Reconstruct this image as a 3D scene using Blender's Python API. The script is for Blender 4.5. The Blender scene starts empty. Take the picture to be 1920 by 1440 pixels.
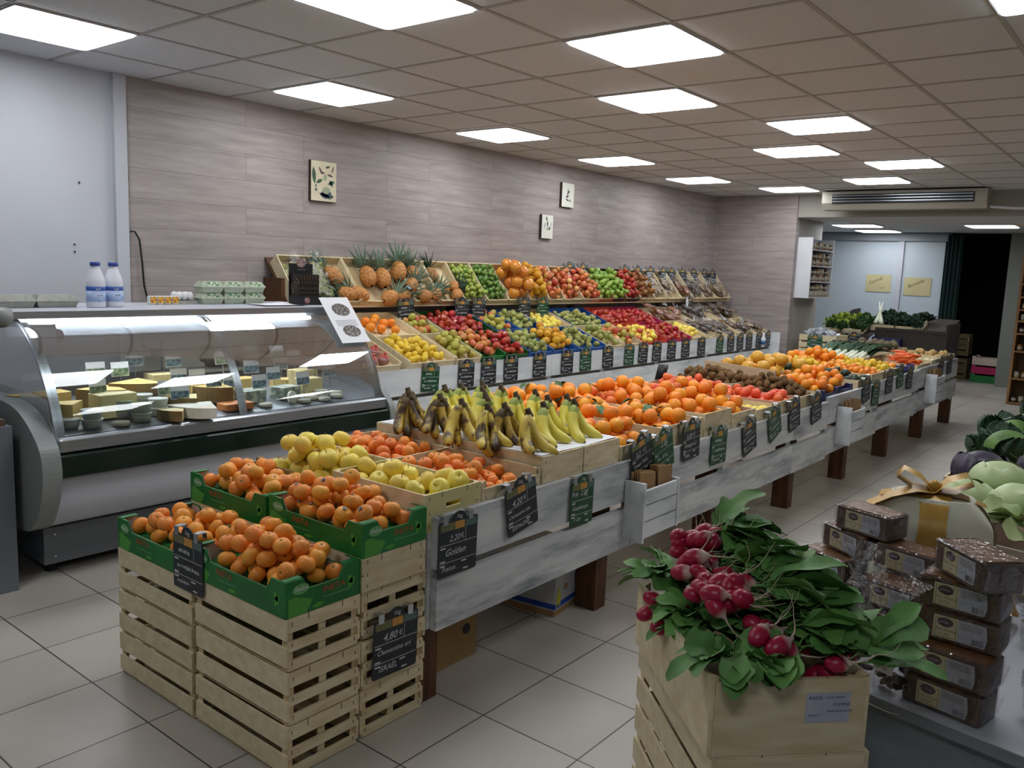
import bpy, math, random
from mathutils import Matrix, Vector, noise as mnoise
PI = math.pi
rnd = random.Random(7)
C = bpy.context.scene.collection

# ------------------------------------------------------------------ camera, world, exposure
CH, ZC = 1.561, 2.678
def make_camera():
    cam = bpy.data.cameras.new('camera'); o = bpy.data.objects.new('camera', cam); C.objects.link(o)
    yaw, pitch, roll = math.radians(38.5795), math.radians(-7.9056), math.radians(2.2032)
    f = Vector((math.cos(pitch)*math.cos(yaw), math.cos(pitch)*math.sin(yaw), math.sin(pitch)))
    r = Vector((math.sin(yaw), -math.cos(yaw), 0)); u = r.cross(f)
    c, s = math.cos(roll), math.sin(roll)
    R, U = r*c+u*s, u*c-r*s
    m = Matrix((( R.x, U.x, -f.x, 0), (R.y, U.y, -f.y, 0), (R.z, U.z, -f.z, CH), (0, 0, 0, 1)))
    o.matrix_world = m
    cam.sensor_width = 36; cam.lens = 29.46; cam.clip_start = .05; cam.clip_end = 60
    bpy.context.scene.camera = o
make_camera()
w = bpy.data.worlds.new('world'); bpy.context.scene.world = w; w.use_nodes = True
w.node_tree.nodes['Background'].inputs[0].default_value = (.5, .55, .65, 1)
w.node_tree.nodes['Background'].inputs[1].default_value = .10
sc = bpy.context.scene
sc.view_settings.view_transform = 'Standard'; sc.view_settings.look = 'None'
sc.view_settings.gamma = 1; sc.view_settings.use_curve_mapping = False
sc.view_settings.exposure = 0.9
PANEL_E = 7.5
sc.cycles.use_denoising = True
sc.cycles.max_bounces = 8; sc.cycles.diffuse_bounces = 4; sc.cycles.glossy_bounces = 3
sc.cycles.transmission_bounces = 6; sc.cycles.transparent_max_bounces = 12
sc.cycles.caustics_reflective = False; sc.cycles.caustics_refractive = False
sc.cycles.sample_clamp_indirect = 3

# ------------------------------------------------------------------ helpers
def hexc(h):
    h = h.lstrip('#'); v = [int(h[i:i+2], 16)/255 for i in (0, 2, 4)]
    return tuple(x/12.92 if x <= .04045 else ((x+.055)/1.055)**2.4 for x in v) + (1,)
def NT(m):
    m.use_nodes = True; nt = m.node_tree
    b = nt.nodes['Principled BSDF']
    return nt, nt.nodes, nt.links, b
MC = {}
def mat(name, c1, c2=None, rough=.6, metal=0, scale=8, stretch=(1, 1, 1), detail=4, lo=.35, hi=.65,
        bump=0, bscale=None, bdist=.002, objrand=0, emit=None, alpha=None, trans=0, ior=1.45, spec=.5,
        c3=None, s3=3, t3=(.6, .7), hue=0, coat=0, sss=0):
    """noise mixed between c1 and c2, optional third colour in patches, value / hue varied per object"""
    if name in MC: return MC[name]
    m = bpy.data.materials.new(name); nt, N, L, b = NT(m); MC[name] = m
    b.inputs['Roughness'].default_value = rough; b.inputs['Metallic'].default_value = metal
    b.inputs['IOR'].default_value = ior; b.inputs['Specular IOR Level'].default_value = spec
    if coat: b.inputs['Coat Weight'].default_value = coat; b.inputs['Coat Roughness'].default_value = .12
    if trans: b.inputs['Transmission Weight'].default_value = trans
    if sss:
        b.inputs['Subsurface Weight'].default_value = sss; b.inputs['Subsurface Radius'].default_value = (.02, .01, .005); b.inputs['Subsurface Scale'].default_value = .5
    if alpha is not None: b.inputs['Alpha'].default_value = alpha
    col = None
    if c2 or bump or c3:
        tc = N.new('ShaderNodeTexCoord'); mp = N.new('ShaderNodeMapping'); mp.inputs['Scale'].default_value = stretch
        L.new(tc.outputs['Object'], mp.inputs['Vector'])
        if objrand:
            oi = N.new('ShaderNodeObjectInfo'); mu = N.new('ShaderNodeMath'); mu.operation = 'MULTIPLY'; mu.inputs[1].default_value = 37.
            L.new(oi.outputs['Random'], mu.inputs[0]); cb = N.new('ShaderNodeCombineXYZ')
            for i in range(3): L.new(mu.outputs[0], cb.inputs[i])
            L.new(cb.outputs[0], mp.inputs['Location'])
    if c2:
        n = N.new('ShaderNodeTexNoise'); n.inputs['Scale'].default_value = scale; n.inputs['Detail'].default_value = detail
        L.new(mp.outputs[0], n.inputs['Vector'])
        r = N.new('ShaderNodeValToRGB'); L.new(n.outputs[0], r.inputs[0])
        r.color_ramp.elements[0].position = lo; r.color_ramp.elements[1].position = hi
        r.color_ramp.elements[0].color = hexc(c1); r.color_ramp.elements[1].color = hexc(c2)
        col = r.outputs[0]
    else:
        rgb = N.new('ShaderNodeRGB'); rgb.outputs[0].default_value = hexc(c1); col = rgb.outputs[0]
    if c3:
        n3 = N.new('ShaderNodeTexNoise'); n3.inputs['Scale'].default_value = s3; n3.inputs['Detail'].default_value = 6; n3.inputs['Roughness'].default_value = .65
        L.new(mp.outputs[0], n3.inputs['Vector']); r3 = N.new('ShaderNodeValToRGB'); L.new(n3.outputs[0], r3.inputs[0])
        r3.color_ramp.elements[0].position = t3[0]; r3.color_ramp.elements[1].position = t3[1]
        mx = N.new('ShaderNodeMix'); mx.data_type = 'RGBA'; L.new(r3.outputs[0], mx.inputs[0]); L.new(col, mx.inputs[6]); mx.inputs[7].default_value = hexc(c3)
        col = mx.outputs[2]
    if objrand or hue:
        oi2 = N.new('ShaderNodeObjectInfo'); hs = N.new('ShaderNodeHueSaturation')
        mr = N.new('ShaderNodeMapRange'); mr.inputs[3].default_value = 1-objrand; mr.inputs[4].default_value = 1+objrand
        L.new(oi2.outputs['Random'], mr.inputs[0]); L.new(mr.outputs[0], hs.inputs['Value'])
        if hue:
            fr = N.new('ShaderNodeMath'); fr.operation = 'MULTIPLY'; fr.inputs[1].default_value = 7.31; L.new(oi2.outputs['Random'], fr.inputs[0])
            f2 = N.new('ShaderNodeMath'); f2.operation = 'FRACT'; L.new(fr.outputs[0], f2.inputs[0])
            m2 = N.new('ShaderNodeMapRange'); m2.inputs[3].default_value = .5-hue; m2.inputs[4].default_value = .5+hue
            L.new(f2.outputs[0], m2.inputs[0]); L.new(m2.outputs[0], hs.inputs['Hue'])
        L.new(col, hs.inputs['Color']); col = hs.outputs[0]
    L.new(col, b.inputs['Base Color'])
    if emit: b.inputs['Emission Strength'].default_value = emit; b.inputs['Emission Color'].default_value = hexc(c1)
    if bump:
        nb = N.new('ShaderNodeTexNoise'); nb.inputs['Scale'].default_value = bscale or scale*4; nb.inputs['Detail'].default_value = 3
        L.new(mp.outputs[0], nb.inputs['Vector']); bp = N.new('ShaderNodeBump'); bp.inputs['Strength'].default_value = bump; bp.inputs['Distance'].default_value = bdist
        L.new(nb.outputs[0], bp.inputs['Height']); L.new(bp.outputs[0], b.inputs['Normal'])
    return m

class MB:
    def __init__(s): s.v = []; s.f = []; s.mi = []; s.cur = 0
    def add(s, vs, fs, M=None):
        o = len(s.v)
        s.v += [tuple(M @ Vector(p)) if M is not None else tuple(p) for p in vs]
        s.f += [tuple(i+o for i in f) for f in fs]; s.mi += [s.cur]*len(fs)
        return s
    def box(s, x0, x1, y0, y1, z0, z1, M=None):
        vs = [(x, y, z) for x in (x0, x1) for y in (y0, y1) for z in (z0, z1)]
        return s.add(vs, [(0, 1, 3, 2), (4, 6, 7, 5), (0, 4, 5, 1), (2, 3, 7, 6), (0, 2, 6, 4), (1, 5, 7, 3)], M)
    def rbox(s, x0, x1, y0, y1, z0, z1, b, M=None, n=3):
        """box with rounded outline in XY and chamfered top and bottom"""
        pts = []
        for cx, cy, a0 in ((x1-b, y1-b, 0), (x0+b, y1-b, 90), (x0+b, y0+b, 180), (x1-b, y0+b, 270)):
            for k in range(n+1):
                a = math.radians(a0+90*k/n); pts.append((cx, cy, math.cos(a), math.sin(a)))
        rings = [(z0, b*.4), (z0+b*.4, b), (z1-b*.4, b), (z1, b*.4)]
        vs = [(cx+dx*rr, cy+dy*rr, z) for z, rr in rings for cx, cy, dx, dy in pts]; m = len(pts)
        fs = [(k*m+i, k*m+(i+1) % m, (k+1)*m+(i+1) % m, (k+1)*m+i) for k in range(3) for i in range(m)]
        fs += [tuple(range(m))[::-1], tuple(3*m+i for i in range(m))]
        return s.add(vs, fs, M)
    def lathe(s, prof, n=16, M=None, sx=1, sy=1):
        vs = []; fs = []; m = len(prof)
        for (r, z) in prof:
            vs += [(r*math.cos(2*PI*k/n)*sx, r*math.sin(2*PI*k/n)*sy, z) for k in range(n)]
        for j in range(m-1):
            for k in range(n):
                fs.append((j*n+k, j*n+(k+1) % n, (j+1)*n+(k+1) % n, (j+1)*n+k))
        fs.append(tuple(range(n))[::-1]); fs.append(tuple((m-1)*n+k for k in range(n)))
        return s.add(vs, fs, M)
    def tube(s, pts, rad, n=8, M=None, flat=1):
        pts = [Vector(p) for p in pts]; m = len(pts)
        if not hasattr(rad, '__len__'): rad = [rad]*m
        vs = []; fs = []; up = Vector((0, 0, 1))
        d0 = (pts[1]-pts[0]).normalized()
        a = d0.cross(up) if abs(d0.z) < .9 else d0.cross(Vector((1, 0, 0)))
        a.normalize()
        for j in range(m):
            d = (pts[min(j+1, m-1)]-pts[max(j-1, 0)])
            if d.length < 1e-9: d = d0
            d.normalize(); a = (a-d*a.dot(d)).normalized(); bb = d.cross(a)
            vs += [tuple(pts[j]+(a*math.cos(2*PI*k/n)+bb*math.sin(2*PI*k/n)*flat)*rad[j]) for k in range(n)]
        for j in range(m-1):
            for k in range(n): fs.append((j*n+k, j*n+(k+1) % n, (j+1)*n+(k+1) % n, (j+1)*n+k))
        fs.append(tuple(range(n))[::-1]); fs.append(tuple((m-1)*n+k for k in range(n)))
        return s.add(vs, fs, M)
    def grid(s, fn, nu, nv, M=None, closeu=False):
        vs = [fn(i/nu, j/nv) for j in range(nv+1) for i in range(nu+1)]
        fs = [(j*(nu+1)+i, j*(nu+1)+i+1, (j+1)*(nu+1)+i+1, (j+1)*(nu+1)+i) for j in range(nv) for i in range(nu)]
        return s.add(vs, fs, M)
    def prism(s, poly, y0, y1, M=None):
        """polygon in XZ extruded along Y"""
        n = len(poly); vs = [(x, y0, z) for x, z in poly]+[(x, y1, z) for x, z in poly]
        fs = [tuple(range(n)), tuple(range(2*n-1, n-1, -1))]+[(i, (i+1) % n+0, (i+1) % n+n, i+n) for i in range(n)]
        return s.add(vs, fs, M)
    def blob(s, r, n=10, m=7, seed=0, amp=.15, M=None, sx=1, sy=1, sz=1, freq=2):
        def fn(u, v):
            a = 2*PI*u; t = PI*v
            d = Vector((math.sin(t)*math.cos(a), math.sin(t)*math.sin(a), math.cos(t)))
            k = r*(1+amp*mnoise.noise(d*freq+Vector((seed*3.1, seed, 0))))
            return (d.x*k*sx, d.y*k*sy, d.z*k*sz)
        return s.grid(fn, n, m, M)
    def mesh(s, name, mats, smooth=False):
        me = bpy.data.meshes.new(name); me.from_pydata(s.v, [], s.f)
        if not isinstance(mats, (list, tuple)): mats = [mats]
        for m in mats: me.materials.append(m)
        me.polygons.foreach_set('material_index', s.mi)
        if smooth: me.polygons.foreach_set('use_smooth', [True]*len(s.f))
        me.update(); return me
    def build(s, name, mats, parent=None, smooth=False, loc=None, rot=None):
        return link(name, s.mesh(name, mats, smooth), parent, loc, rot)
def link(name, data, parent=None, loc=None, rot=None):
    o = bpy.data.objects.new(name, data); C.objects.link(o)
    if parent is not None: o.parent = parent
    if loc is not None: o.location = loc
    if rot is not None: o.rotation_euler = rot
    return o
def tag(o, label=None, cat=None, group=None, kind=None):
    if label: o['label'] = label
    if cat: o['category'] = cat
    if group: o['group'] = group
    if kind: o['kind'] = kind
    return o
def thing(name, label, cat, loc=(0, 0, 0), rot=(0, 0, 0), group=None):
    o = bpy.data.objects.new(name, None); C.objects.link(o); o.location = loc; o.rotation_euler = rot; o.empty_display_size = .05
    return tag(o, label, cat, group)
KIDS = {}
def kids(o):
    return [c for c in C.objects if c.parent == o] if o not in KIDS else KIDS[o]
def freeze(o):
    """remember children lists so that copies do not search the scene"""
    KIDS[o] = [c for c in o.children]
    for c in KIDS[o]: KIDS[c] = [g for g in c.children]
    return o
def dup(o, loc=None, rot=None, label=None, group=None, scale=None):
    r = o.copy(); C.objects.link(r)
    if loc is not None: r.location = loc
    if rot is not None: r.rotation_euler = rot
    if scale is not None: r.scale = (scale,)*3 if not hasattr(scale, '__len__') else scale
    if label: r['label'] = label
    if group: r['group'] = group
    for ch in KIDS.get(o, []):
        c = ch.copy(); C.objects.link(c); c.parent = r
        for g in KIDS.get(ch, []):
            d = g.copy(); C.objects.link(d); d.parent = c
    return r
def text(body, size, mt, parent, loc, rot=(PI/2, 0, 0), name='lettering', shear=0, align='LEFT', ext=.0004, sx=1):
    key = (body, size, mt.name, shear, align, ext)
    if key not in TXT:
        cu = bpy.data.curves.new(name, 'FONT'); cu.body = body; cu.size = size; cu.shear = shear; cu.align_x = align; cu.extrude = ext
        cu.resolution_u = 2
        tmp = bpy.data.objects.new('tmp', cu); me = bpy.data.meshes.new_from_object(tmp); bpy.data.objects.remove(tmp); bpy.data.curves.remove(cu)
        me.materials.clear(); me.materials.append(mt); TXT[key] = me
    o = link(name, TXT[key], parent, loc, rot); o.scale = (sx, 1, 1); return o
TXT = {}
def T(x=0, y=0, z=0): return Matrix.Translation((x, y, z))
def Rz(a): return Matrix.Rotation(a, 4, 'Z')
def Rx(a): return Matrix.Rotation(a, 4, 'X')
def Ry(a): return Matrix.Rotation(a, 4, 'Y')

# ------------------------------------------------------------------ materials
M_wood = mat('pale_pine', 'd9c6a0', 'bda57c', .7, scale=3, stretch=(9, 1.3, 9), objrand=.10, c3='8f7047', s3=2.2, t3=(.66, .78), bump=.15, bscale=40)
M_woody = mat('poplar_board', 'dccfae', 'cdbd98', .7, scale=4, stretch=(2, 6, 9), objrand=.07, c3='a38a62', s3=3, t3=(.68, .8))
M_woodend = mat('poplar_end', 'ddd0b0', 'cbb992', .7, scale=4, stretch=(2, 9, 9), objrand=.08, c3='9d835c', s3=3, t3=(.66, .82))
M_post = mat('brown_post', '5f3c20', '432a18', .6, scale=5, stretch=(6, 6, 1), c3='2a1a10', s3=2, t3=(.55, .75))
M_darkwood = mat('dark_stand_wood', '3a332e', '2b2622', .6, scale=5, stretch=(1, 6, 6))
M_white = mat('whitewashed_board', 'dadcdd', 'b9bec2', .65, scale=2.2, stretch=(.8, 6, 5), detail=8, c3='7b8287', s3=2.0, t3=(.50, .72), bump=.12, bscale=20, objrand=.04)
M_white2 = mat('whitewashed_board_bright', 'dfe3e6', 'c9ced3', .65, scale=2.2, stretch=(.8, 6, 5), detail=8, c3='969da3', s3=2.0, t3=(.54, .76))
M_green = mat('green_carton', '1f7a38', '176a2e', .45, scale=6, objrand=.04)
M_greend = mat('dark_green_carton', '12501f', None, .5)
M_greenl = mat('light_green_print', '4f9a3c', None, .5)
M_kraft = mat('kraft_card', 'a5845a', '97774f', .8, scale=6)
M_inner = mat('card_inner', 'c9b9ae', 'bba99f', .8, scale=5)
M_blue = mat('dark_blue_carton', '1c1f4a', '252a5e', .5, scale=3, objrand=.1)
M_blue2 = mat('blue_carton', '1c4f93', '235aa0', .5, scale=3)
M_purple = mat('violet_blue_carton', '2e2670', '352c80', .5, scale=3)
M_pink = mat('magenta_carton', 'a32052', 'b3265e', .5, scale=3)
M_redb = mat('red_carton', 'b03a2c', 'c04634', .5, scale=3)
M_slate = mat('slate_black', '1b2026', '23292f', .45, scale=6)
M_slateg = mat('slate_green', '14502f', '0f3d26', .45, scale=30, lo=.48, hi=.52)
M_chalk = mat('chalk_white', 'd3d6d8', None, .8)
M_clip = mat('steel_clip', 'b9bec4', None, .25, metal=.9)
M_alu = mat('brushed_aluminium', 'b7bcc4', 'a5abb3', .28, metal=.85, scale=3, stretch=(1, 40, 40))
M_ora = mat('clementine_skin', 'ec9434', 'f0a040', .42, scale=9, objrand=.08, hue=.012, bump=.35, bscale=260, bdist=.0012, sss=.05)
M_orr = mat('clementine_skin_red', 'e98132', 'ed8d3c', .42, scale=9, objrand=.08, hue=.01, bump=.35, bscale=260, bdist=.0012)
M_oran = mat('orange_skin', 'ee8a1e', 'f09a2c', .4, scale=6, objrand=.07, hue=.012, bump=.4, bscale=220, bdist=.0012)
M_coral = mat('persimmon_skin', 'e0552c', 'e86a3c', .35, scale=6, objrand=.08, hue=.01)
M_gold = mat('golden_apple_skin', 'f4dd66', 'ead258', .38, scale=5, objrand=.06, hue=.012, c3='d6b54c', s3=18, t3=(.64, .72))
M_yel = mat('lemon_skin', 'e3c43c', 'dcb834', .45, scale=8, objrand=.06, bump=.3, bscale=200, bdist=.001)
M_quin = mat('quince_skin', 'd9a62c', 'cf9424', .5, scale=5, objrand=.1, hue=.01, c3='8a5c20', s3=9, t3=(.66, .7))
M_lime = mat('lime_skin', '93a548', 'a5b454', .4, scale=6, objrand=.15, hue=.02, bump=.3, bscale=200, bdist=.001)
M_limed = mat('green_lime_skin', '5c7f38', '769548', .4, scale=6, objrand=.15, hue=.02, bump=.3, bscale=200, bdist=.001)
M_redap = mat('red_apple_skin', '9c1f1c', 'b43a26', .3, scale=4, objrand=.2, hue=.012, c3='c98a3c', s3=5, t3=(.6, .72), coat=.3)
M_redap2 = mat('bicolour_apple_skin', 'b8452c', 'd0844a', .35, scale=5, objrand=.15, hue=.018, c3='d9b765', s3=4, t3=(.52, .68), coat=.2)
M_grap = mat('green_apple_skin', '93b44c', '80a540', .32, scale=5, objrand=.1, hue=.015, coat=.3)
M_yelap = mat('yellow_green_apple_skin', 'b9b14c', 'a3a044', .4, scale=5, objrand=.1, hue=.02, c3='8c7a38', s3=14, t3=(.6, .7))
M_pear = mat('green_pear_skin', 'a6a65c', '8f9850', .45, scale=5, objrand=.12, hue=.02, c3='7a6436', s3=12, t3=(.58, .68))
M_kiwi = mat('kiwi_skin', '7a5c36', '63482a', .9, scale=20, objrand=.14, bump=.5, bscale=300, bdist=.001)
M_brown = mat('rennet_apple_skin', '9a5a30', '83662e', .45, scale=4, objrand=.15, hue=.02)
M_pom = mat('pomelo_skin', 'e79036', 'd8822c', .22, scale=4, objrand=.06, hue=.01, coat=.7)
M_melon = mat('yellow_pomelo_skin', 'd9a63a', 'cf9a34', .35, scale=4, objrand=.06)
M_avo = mat('avocado_skin', '26331f', '34432a', .45, scale=14, objrand=.2, bump=.6, bscale=120)
M_kohl = mat('taro_skin', '6f6247', '5c5340', .8, scale=10, objrand=.15)
M_pot = mat('potato_skin', 'c3a66c', 'b09358', .75, scale=9, objrand=.1, hue=.01)
M_carrot = mat('carrot_skin', 'e0672c', 'd85c24', .5, scale=9, objrand=.1)
M_leaf = mat('leaf_green', '3f6a2c', '2f5624', .5, scale=7, objrand=.15, hue=.02)
M_leafd = mat('leaf_dark', '24452a', '1b3822', .5, scale=7, objrand=.12)
M_leafy = mat('radish_leaf', '689a4e', '4d7d3e', .6, scale=12, objrand=.12, c3='6d9a58', s3=6, t3=(.6, .75), bump=.5, bscale=60)
M_stem = mat('stem_brown', '5a4428', None, .8)
M_stemg = mat('leaf_stem', '8fae70', None, .6)
M_paper = mat('white_paper', 'dfe1e6', None, .8)
M_plast_g = mat('grey_plastic', '7f8484', '888c8b', .4, scale=2)
M_grey = mat('grey_panel', '6d737a', '676d74', .5, scale=3)
M_enamel = mat('white_enamel', 'b9bcc6', None, .35)
M_dark = mat('black_plastic', '121315', None, .5)
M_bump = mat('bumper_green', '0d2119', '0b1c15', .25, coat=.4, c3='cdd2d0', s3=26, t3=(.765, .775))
def glass_mat():
    m = bpy.data.materials.new('display_glass'); nt, N, L, b = NT(m); MC['display_glass'] = m
    N.remove(b); out = N['Material Output']; g = N.new('ShaderNodeBsdfGlossy'); g.inputs['Roughness'].default_value = .01
    t = N.new('ShaderNodeBsdfTransparent'); t.inputs[0].default_value = (.93, .96, .95, 1)
    f = N.new('ShaderNodeFresnel'); f.inputs[0].default_value = 1.5; mu = N.new('ShaderNodeMath'); mu.operation = 'MULTIPLY_ADD'; mu.inputs[1].default_value = .85; mu.inputs[2].default_value = .0
    mx = N.new('ShaderNodeMixShader'); L.new(f.outputs[0], mu.inputs[0]); L.new(mu.outputs[0], mx.inputs[0]); L.new(t.outputs[0], mx.inputs[1]); L.new(g.outputs[0], mx.inputs[2]); L.new(mx.outputs[0], out.inputs[0])
    return m
M_glass = glass_mat()
def film_mat(name, tint=(.93, .93, .93, 1), gloss=.14, bs=45):
    m = bpy.data.materials.new(name); nt, N, L, b = NT(m); MC[name] = m
    N.remove(b); out = N['Material Output']; g = N.new('ShaderNodeBsdfGlossy'); g.inputs['Roughness'].default_value = .12
    t = N.new('ShaderNodeBsdfTransparent'); t.inputs[0].default_value = tint
    tc = N.new('ShaderNodeTexCoord'); n = N.new('ShaderNodeTexNoise'); n.inputs['Scale'].default_value = bs; L.new(tc.outputs['Object'], n.inputs[0])
    bp = N.new('ShaderNodeBump'); bp.inputs['Strength'].default_value = 1; bp.inputs['Distance'].default_value = .01; L.new(n.outputs[0], bp.inputs['Height']); L.new(bp.outputs[0], g.inputs['Normal'])
    mx = N.new('ShaderNodeMixShader'); mx.inputs[0].default_value = gloss
    L.new(t.outputs[0], mx.inputs[1]); L.new(g.outputs[0], mx.inputs[2]); L.new(mx.outputs[0], out.inputs[0])
    return m
M_film = film_mat('cellophane')
M_film2 = film_mat('cellophane_bag', gloss=.13, bs=70)
M_net = film_mat('foam_net', tint=(.95, .85, .85, 1), gloss=.3, bs=120)

def tiles_mat(name, ox, oy, step, c1, c2, line, lw, axis='XY', rough=.4, bump=0, wob=0):
    m = bpy.data.materials.new(name); nt, N, L, b = NT(m); b.inputs['Roughness'].default_value = rough
    tc = N.new('ShaderNodeTexCoord'); sp = N.new('ShaderNodeSeparateXYZ'); L.new(tc.outputs['Object'], sp.inputs[0])
    res = []; cells = []
    for ax, off in ((axis[0], ox), (axis[1], oy)):
        a = N.new('ShaderNodeMath'); a.operation = 'SUBTRACT'; L.new(sp.outputs['XYZ'.index(ax)], a.inputs[0]); a.inputs[1].default_value = off-100*step
        d = N.new('ShaderNodeMath'); d.operation = 'DIVIDE'; L.new(a.outputs[0], d.inputs[0]); d.inputs[1].default_value = step
        f = N.new('ShaderNodeMath'); f.operation = 'FRACT'; L.new(d.outputs[0], f.inputs[0])
        fl = N.new('ShaderNodeMath'); fl.operation = 'FLOOR'; L.new(d.outputs[0], fl.inputs[0]); cells.append(fl)
        g = N.new('ShaderNodeMath'); g.operation = 'PINGPONG'; L.new(d.outputs[0], g.inputs[0]); g.inputs[1].default_value = .5
        l = N.new('ShaderNodeMath'); l.operation = 'LESS_THAN'; L.new(g.outputs[0], l.inputs[0]); l.inputs[1].default_value = lw/step/2; res.append(l)
    mxl = N.new('ShaderNodeMath'); mxl.operation = 'MAXIMUM'; L.new(res[0].outputs[0], mxl.inputs[0]); L.new(res[1].outputs[0], mxl.inputs[1])
    cb = N.new('ShaderNodeCombineXYZ'); L.new(cells[0].outputs[0], cb.inputs[0]); L.new(cells[1].outputs[0], cb.inputs[1])
    wn = N.new('ShaderNodeTexWhiteNoise'); L.new(cb.outputs[0], wn.inputs[0])
    ns = N.new('ShaderNodeTexNoise'); ns.inputs['Scale'].default_value = 3; ns.inputs['Detail'].default_value = 5; L.new(tc.outputs['Object'], ns.inputs[0])
    av = N.new('ShaderNodeMath'); av.operation = 'MULTIPLY_ADD'; L.new(wn.outputs[0], av.inputs[0]); av.inputs[1].default_value = .4; L.new(ns.outputs[0], av.inputs[2])
    r = N.new('ShaderNodeValToRGB'); L.new(av.outputs[0], r.inputs[0]); r.color_ramp.elements[0].position = .35; r.color_ramp.elements[1].position = 1.0
    r.color_ramp.elements[0].color = hexc(c1); r.color_ramp.elements[1].color = hexc(c2)
    mx = N.new('ShaderNodeMix'); mx.data_type = 'RGBA'; L.new(mxl.outputs[0], mx.inputs[0]); L.new(r.outputs[0], mx.inputs[6]); mx.inputs[7].default_value = hexc(line)
    L.new(mx.outputs[2], b.inputs['Base Color'])
    return m
M_floor = tiles_mat('floor_tiles', 1.7196, 1.7627, .4, 'a8a29a', 'b8b2a9', '3c3833', .0055, rough=.33)
M_ceil = mat('ceiling_tile', 'd3d6da', 'cdd0d4', .9, scale=60, detail=2)
M_tbar = mat('ceiling_grid', 'a9a6a2', None, .5)
def planks():
    m = bpy.data.materials.new('laminate_planks'); nt, N, L, b = NT(m); b.inputs['Roughness'].default_value = .5
    tc = N.new('ShaderNodeTexCoord'); mp = N.new('ShaderNodeMapping'); L.new(tc.outputs['Object'], mp.inputs[0]); mp.inputs['Rotation'].default_value = (PI/2, 0, 0)
    br = N.new('ShaderNodeTexBrick'); L.new(mp.outputs[0], br.inputs[0]); br.offset = .37; br.inputs['Scale'].default_value = 1
    br.inputs['Brick Width'].default_value = 1.38; br.inputs['Row Height'].default_value = .192; br.inputs['Mortar Size'].default_value = .0012; br.inputs['Mortar Smooth'].default_value = .3
    br.inputs['Color1'].default_value = (0, 0, 0, 1); br.inputs['Color2'].default_value = (1, 1, 1, 1); br.inputs['Mortar'].default_value = (.5, .5, .5, 1); br.inputs['Bias'].default_value = 0
    mp2 = N.new('ShaderNodeMapping'); mp2.inputs['Scale'].default_value = (1.0, 1, 9); L.new(tc.outputs['Object'], mp2.inputs[0])
    ad = N.new('ShaderNodeVectorMath'); ad.operation = 'MULTIPLY_ADD'; L.new(br.outputs[0], ad.inputs[0]); ad.inputs[1].default_value = (5, 5, 5); L.new(mp2.outputs[0], ad.inputs[2])
    n = N.new('ShaderNodeTexNoise'); n.inputs['Scale'].default_value = 2.2; n.inputs['Detail'].default_value = 8; n.inputs['Roughness'].default_value = .62; L.new(ad.outputs[0], n.inputs[0])
    r = N.new('ShaderNodeValToRGB'); L.new(n.outputs[0], r.inputs[0]); e = r.color_ramp.elements
    e[0].position = .28; e[0].color = hexc('877e7c'); e[1].position = .72; e[1].color = hexc('aaa09d'); k = r.color_ramp.elements.new(.5); k.color = hexc('9b918e')
    mx = N.new('ShaderNodeMix'); mx.data_type = 'RGBA'; L.new(br.outputs['Fac'], mx.inputs[0]); L.new(r.outputs[0], mx.inputs[6]); mx.inputs[7].default_value = hexc('5c5150')
    L.new(mx.outputs[2], b.inputs['Base Color']); return m
M_plank = planks()
M_wallw = mat('painted_wall', 'bcbfc6', 'b6b9c0', .6, scale=2)
M_wallg = mat('cream_paint', 'a29f97', None, .7)
M_bluewall = mat('pale_blue_panel', 'b9c4cc', 'b2bdc6', .4, scale=1)
M_panel = bpy.data.materials.new('led_panel')
def _led():
    nt, N, L, b = NT(M_panel); N.remove(b); e = N.new('ShaderNodeEmission'); e.inputs[0].default_value = (.945, .97, 1, 1); e.inputs[1].default_value = PANEL_E
    L.new(e.outputs[0], N['Material Output'].inputs[0])
_led()
M_lamp = mat('lamp_tube', 'eef4ff', None, emit=38)

# ------------------------------------------------------------------ room
def struct(name, mb, mt, parent=None, smooth=False):
    o = mb.build(name, mt, parent, smooth)
    if parent is None: o['kind'] = 'structure'
    return o
struct('floor', MB().box(-3.2, 19, -3.2, 5.6, -.1, 0), M_floor)
ceil = struct('ceiling', MB().box(-3.2, 11.4, -3.2, 5.6, ZC, ZC+.1), M_ceil)
g = MB()
for i in range(-8, 17): g.box(1.689+.6*i-.011, 1.689+.6*i+.011, -3.2, 5.44, ZC-.004, ZC)
for i in range(-6, 9): g.box(-3.2, 11.38, .753+.6*i-.011, .753+.6*i+.011, ZC-.0045, ZC)
g.build('ceiling_grid', M_tbar, ceil)
struct('trim_1', MB().box(11.38, 11.43, -3.2, 4.255, 2.38, ZC+.1), M_wallg)            # step down to the rear ceiling
struct('ceiling_rear', MB().box(11.43, 15.2, -3.2, 5.6, 2.38, 2.5), M_ceil)['kind'] = 'structure'
struct('wall_left', MB().box(-3.2, 2.70, 5.44, 5.6, 0, ZC), M_wallw)
struct('trim_2', MB().box(2.655, 2.735, 5.405, 5.5, 0, ZC), M_wallw)
struct('wall_back', MB().box(2.70, 11.35, 5.44, 5.6, .98, ZC), M_plank)
struct('wall_back_lower', MB().box(2.70, 11.35, 5.435, 5.6, 0, .98), mat('light_cream_paint', 'c9c8bf', None, .6))['kind'] = 'structure'
e = MB(); e.box(-.6, .6, 0, .12, 0, ZC)
o = e.build('wall_end', M_plank); o.location = (11.35, 4.85, 0); o.rotation_euler = (0, 0, -PI/2); o['kind'] = 'structure'
struct('wall_pillar', MB().box(11.352, 12.42, 4.26, 5.44, 0, ZC), M_wallg)
wr = struct('wall_rear', MB().box(15, 15.2, 3.12, 5.6, 0, 2.5), M_bluewall)
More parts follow.
